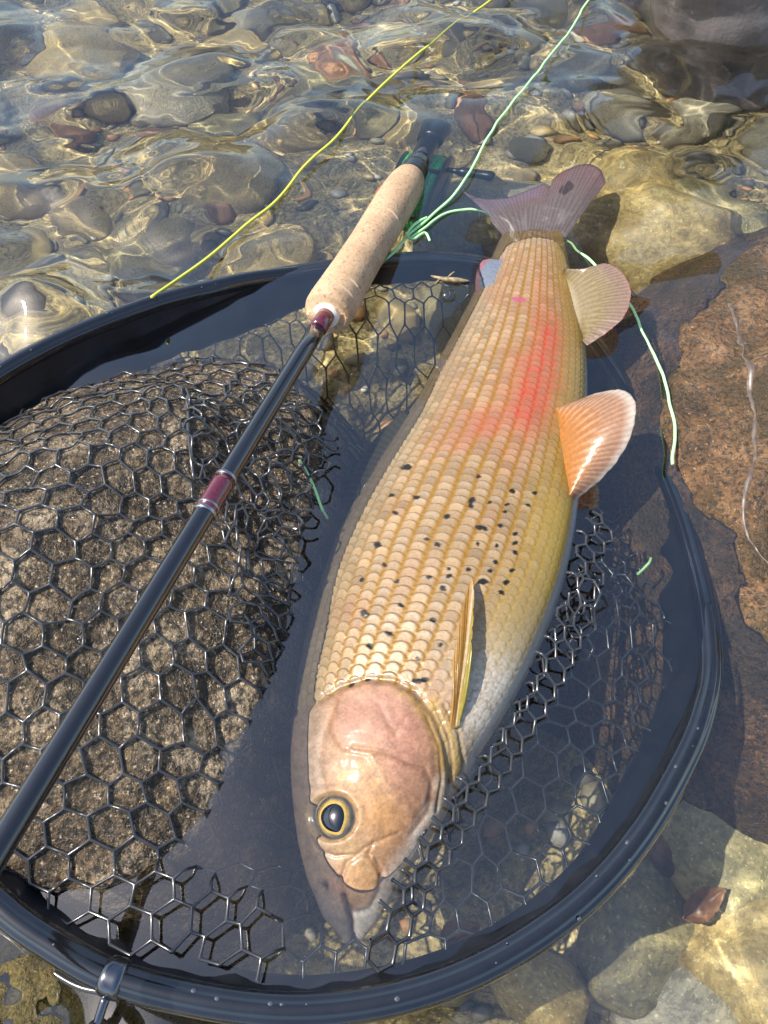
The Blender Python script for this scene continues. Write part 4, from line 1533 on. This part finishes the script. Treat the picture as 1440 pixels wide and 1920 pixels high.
V, Q = line_obj('x', [(284, 557, .016), (332, 524, .008), (392, 481, .005), (452, 430, .004), (520, 374, .004), (572, 311, .004), (626, 261, .004), (666, 213, .004), (722, 155, .004), (790, 96, .004), (852, 50, .004), (920, 0, .004), (1000, -60, .004), (1150, -160, .005)], .00105, None, 200, .0008, 3)
tag(mesh('fly_line', V, Q, M['yellow']), 'yellow fly line floating from the dry edge of the hoop', 'fishing line')
L1 = line_obj('x', [(1190, -110, .006), (1105, 0, .004), (1058, 72, .004), (1010, 132, .004), (958, 198, .004), (915, 255, .004), (893, 300, .004), (866, 347, .004), (838, 382, .002), (802, 412, .001), (772, 438, .001), (738, 474, .001), (712, 500, -.004), (690, 520, -.02)], .0010, None, 200, .0012, 9)
L2 = line_obj('x', [(772, 444, .001), (800, 424, .002), (832, 402, .002), (865, 394, .002), (900, 397, .000), (935, 425, -.022), (975, 455, -.034), (1030, 440, -.034), (1070, 455, -.010), (1085, 472, -.002), (1112, 492, .001), (1150, 540, .001), (1182, 575, .002), (1205, 620, .002), (1232, 680, .002), (1250, 722, .002), (1256, 760, .003), (1266, 800, .004), (1262, 838, .004), (1262, 870, .005)], .0009, None, 200, .0008, 12)
L3 = line_obj('x', [(800, 408, .002), (778, 420, .003), (762, 440, .002), (776, 448, .003), (796, 436, .002), (806, 452, .001)], .0009, None, 60, .0004, 15)
V, Q = joinparts([L1, L2, L3])
tag(mesh('fly_line', V, Q, M['mint']), 'mint green fly line knotted beside the cork grip and trailing under the tail', 'fishing line')
V, Q = line_obj('x', [(562, 862, .014), (585, 905, .008), (600, 945, .002), (613, 972, -.004)], .00075, None, 30, .0004, 18)
tag(mesh('line_end', V, Q, M['mint']), 'short straight mint line end caught in bunched mesh between boulder and fish', 'fishing line')
V, Q = line_obj('x', [(1195, 1076, -.012), (1206, 1066, -.008), (1217, 1056, -.006), (1220, 1046, -.008)], .00075, None, 20, .0003, 19)
tag(mesh('line_end', V, Q, M['mint']), 'tiny curled mint line end under water between pelvic fin and hoop', 'fishing line')

# ------------------------------------------------------------------ small floating things
tw = spline([at(808, 517, .0005), at(826, 522, .001), at(850, 525, .0015), at(880, 527, .0008)], 24)
V1 = tube(tw, np.interp(np.linspace(0, 1, 24), [0, .1, .4, .7, 1], [.0004, .0009, .0016, .0019, .0005]), 12)
V2 = tube(spline([at(838, 522, .001), at(846, 514, .003), at(852, 510, .003)], 8), .0006, 6)
V3 = tube(spline([at(826, 522, .001), at(820, 528, .001), at(816, 533, .0005)], 8), .0006, 6)
tag(mesh('floating_twig', *joinparts([V1, V2, V3]), M['twig']), 'pale brown bit of twig floating beside the adipose fin', 'twig')


def bubble(px, py, r, label):
    p = at(px, py, 0.0)
    q = np.linspace(0, 1, 14)[:, None]
    a = np.linspace(0, 2 * math.pi, 36, endpoint=False)[None]
    x, y = r * np.sin(q * math.pi / 2) * np.cos(a), r * np.sin(q * math.pi / 2) * np.sin(a)
    z = r * .75 * np.cos(q * math.pi / 2) + 0 * a
    V = np.stack([x, y, z], -1)
    o = mesh('air_bubble', V.reshape(-1, 3), gridq(14, 36, False, True), M['bubble'])
    o.location = Vector(p) * K
    tag(o, label, 'bubble')
    o.cycles.is_caustics_receiver = False


m, nt, p, L = mat('bubble_film')
nt.nodes.remove(p)
fr = nt.nodes.new('ShaderNodeLayerWeight')
fr.inputs[0].default_value = 0.25
tr_ = nt.nodes.new('ShaderNodeBsdfTransparent')
gl = nt.nodes.new('ShaderNodeBsdfGlossy')
gl.inputs['Roughness'].default_value = 0.05
mx = nt.nodes.new('ShaderNodeMixShader')
L.new(fr.outputs['Fresnel'], mx.inputs[0])
L.new(tr_.outputs[0], mx.inputs[1])
L.new(gl.outputs[0], mx.inputs[2])
L.new(mx.outputs[0], nt.nodes['Material Output'].inputs[0])
M['bubble'] = m
bubble(840, 554, .0052, 'round air bubble on the water beside the floating twig')
bubble(894, 416, .0026, 'small air bubble on the water beside the tail fin')

# ------------------------------------------------------------------ sunken leaves


def leaf(px, py, z, ln, wd, rz, curl, label):
    n, k = 24, 11
    t = np.linspace(0, 1, n)[:, None]
    s = np.linspace(-1, 1, k)[None]
    wv = wd * np.sin(math.pi * t ** .8) ** .8 * (1 + .12 * vn(t * 14, s * 0 + .5, 0, int(px)))
    x = (t - .5) * ln + 0 * s
    y = wv * s
    zz = curl * (s ** 2) * wv * 1.2 + curl * ln * .35 * (2 * t - 1) ** 2 - .0006 * np.exp(-(s / .12) ** 2) + .0012 * vn(t * 8, s * 3, 0, int(py))
    top = np.stack([x, y, zz], -1).reshape(-1, 3)
    V = np.concatenate([top, top - np.array([0, 0, .0005])])
    q = gridq(n, k)
    o = mesh('leaf', V, [q, q[:, ::-1] + n * k], M['leaf'])
    o.location = Vector(at(px, py, z)) * K
    o.rotation_euler = (0, 0, rz)
    tag(o, label, 'leaf')


leaf(1262, 1470, -.084, .030, .006, 1.25, .5, 'narrow reddish leaf sunken outside the hoop beside the rusty boulder')
leaf(1235, 1600, -.080, .026, .005, 1.7, .6, 'reddish brown leaf sunken above the olive sunken stone')
leaf(1310, 1690, -.084, .026, .006, .5, .4, 'reddish leaf lying across the broad olive sunken slab')
leaf(860, 1740, -.100, .022, .005, .4, .5, 'small orange brown leaf sunken beneath the net by the fish mouth')

# ------------------------------------------------------------------ the angler's leg
bx0 = at(1290, 26, 0)
prof_z = np.array([-.150, -.140, -.10, -.05, 0, .05, .12, .20, .30, .40, .50, .56])
prof_x = np.array([.050, .058, .066, .070, .076, .082, .090, .094, .090, .086, .098, .06])
prof_y = np.array([.070, .085, .090, .072, .068, .072, .078, .080, .078, .078, .092, .05])
lean_x = np.interp(prof_z, [-.15, 0, .2, .5], [.05, .045, -.02, -.11])
lean_y = np.interp(prof_z, [-.15, -.1, 0, .2, .5], [.03, .02, .005, .02, .06])
zz = np.linspace(-.150, .56, 150)
aa = np.linspace(0, 2 * math.pi, 96, endpoint=False)
lx, ly = np.interp(zz, prof_z, prof_x), np.interp(zz, prof_z, prof_y)
ox, oy = np.interp(zz, prof_z, lean_x), np.interp(zz, prof_z, lean_y)
Xl = ox[:, None] + lx[:, None] * np.cos(aa)
Yl = oy[:, None] + ly[:, None] * np.sin(aa)
Zl = zz[:, None] + 0 * aa
toe = sstep(-.06, -.13, zz)[:, None] * np.maximum(np.sin(aa), 0)
Yl = Yl + .11 * toe
fold = .007 * np.abs(vn(np.cos(aa)[None] * 1.5 + zz[:, None] * 5, np.sin(aa)[None] * 1.5, zz[:, None] * 22, 601)) + .003 * vn(np.cos(aa)[None] * 4, np.sin(aa)[None] * 4, zz[:, None] * 50, 603)
Xl += fold * np.cos(aa)
Yl += fold * np.sin(aa)
V = np.stack([Xl, Yl, Zl], -1).reshape(-1, 3)
tops = np.array([[ox[0], oy[0], zz[0]], [ox[-1], oy[-1], zz[-1] + .01]])
j2 = np.arange(96)
n0 = len(V)
caps = [np.stack([np.full(96, n0), (j2 + 1) % 96, j2], 1), np.stack([np.full(96, n0 + 1), 149 * 96 + j2, 149 * 96 + (j2 + 1) % 96], 1)]
per = empty('person', (float(bx0[0]), float(bx0[1]), 0))
tag(per, 'leg of an angler in wet grey waders standing in the stream', 'person')
o = mesh('wader_leg', np.concatenate([V, tops]), [gridq(150, 96, False, True)] + caps, M['wader'])
o.parent = per
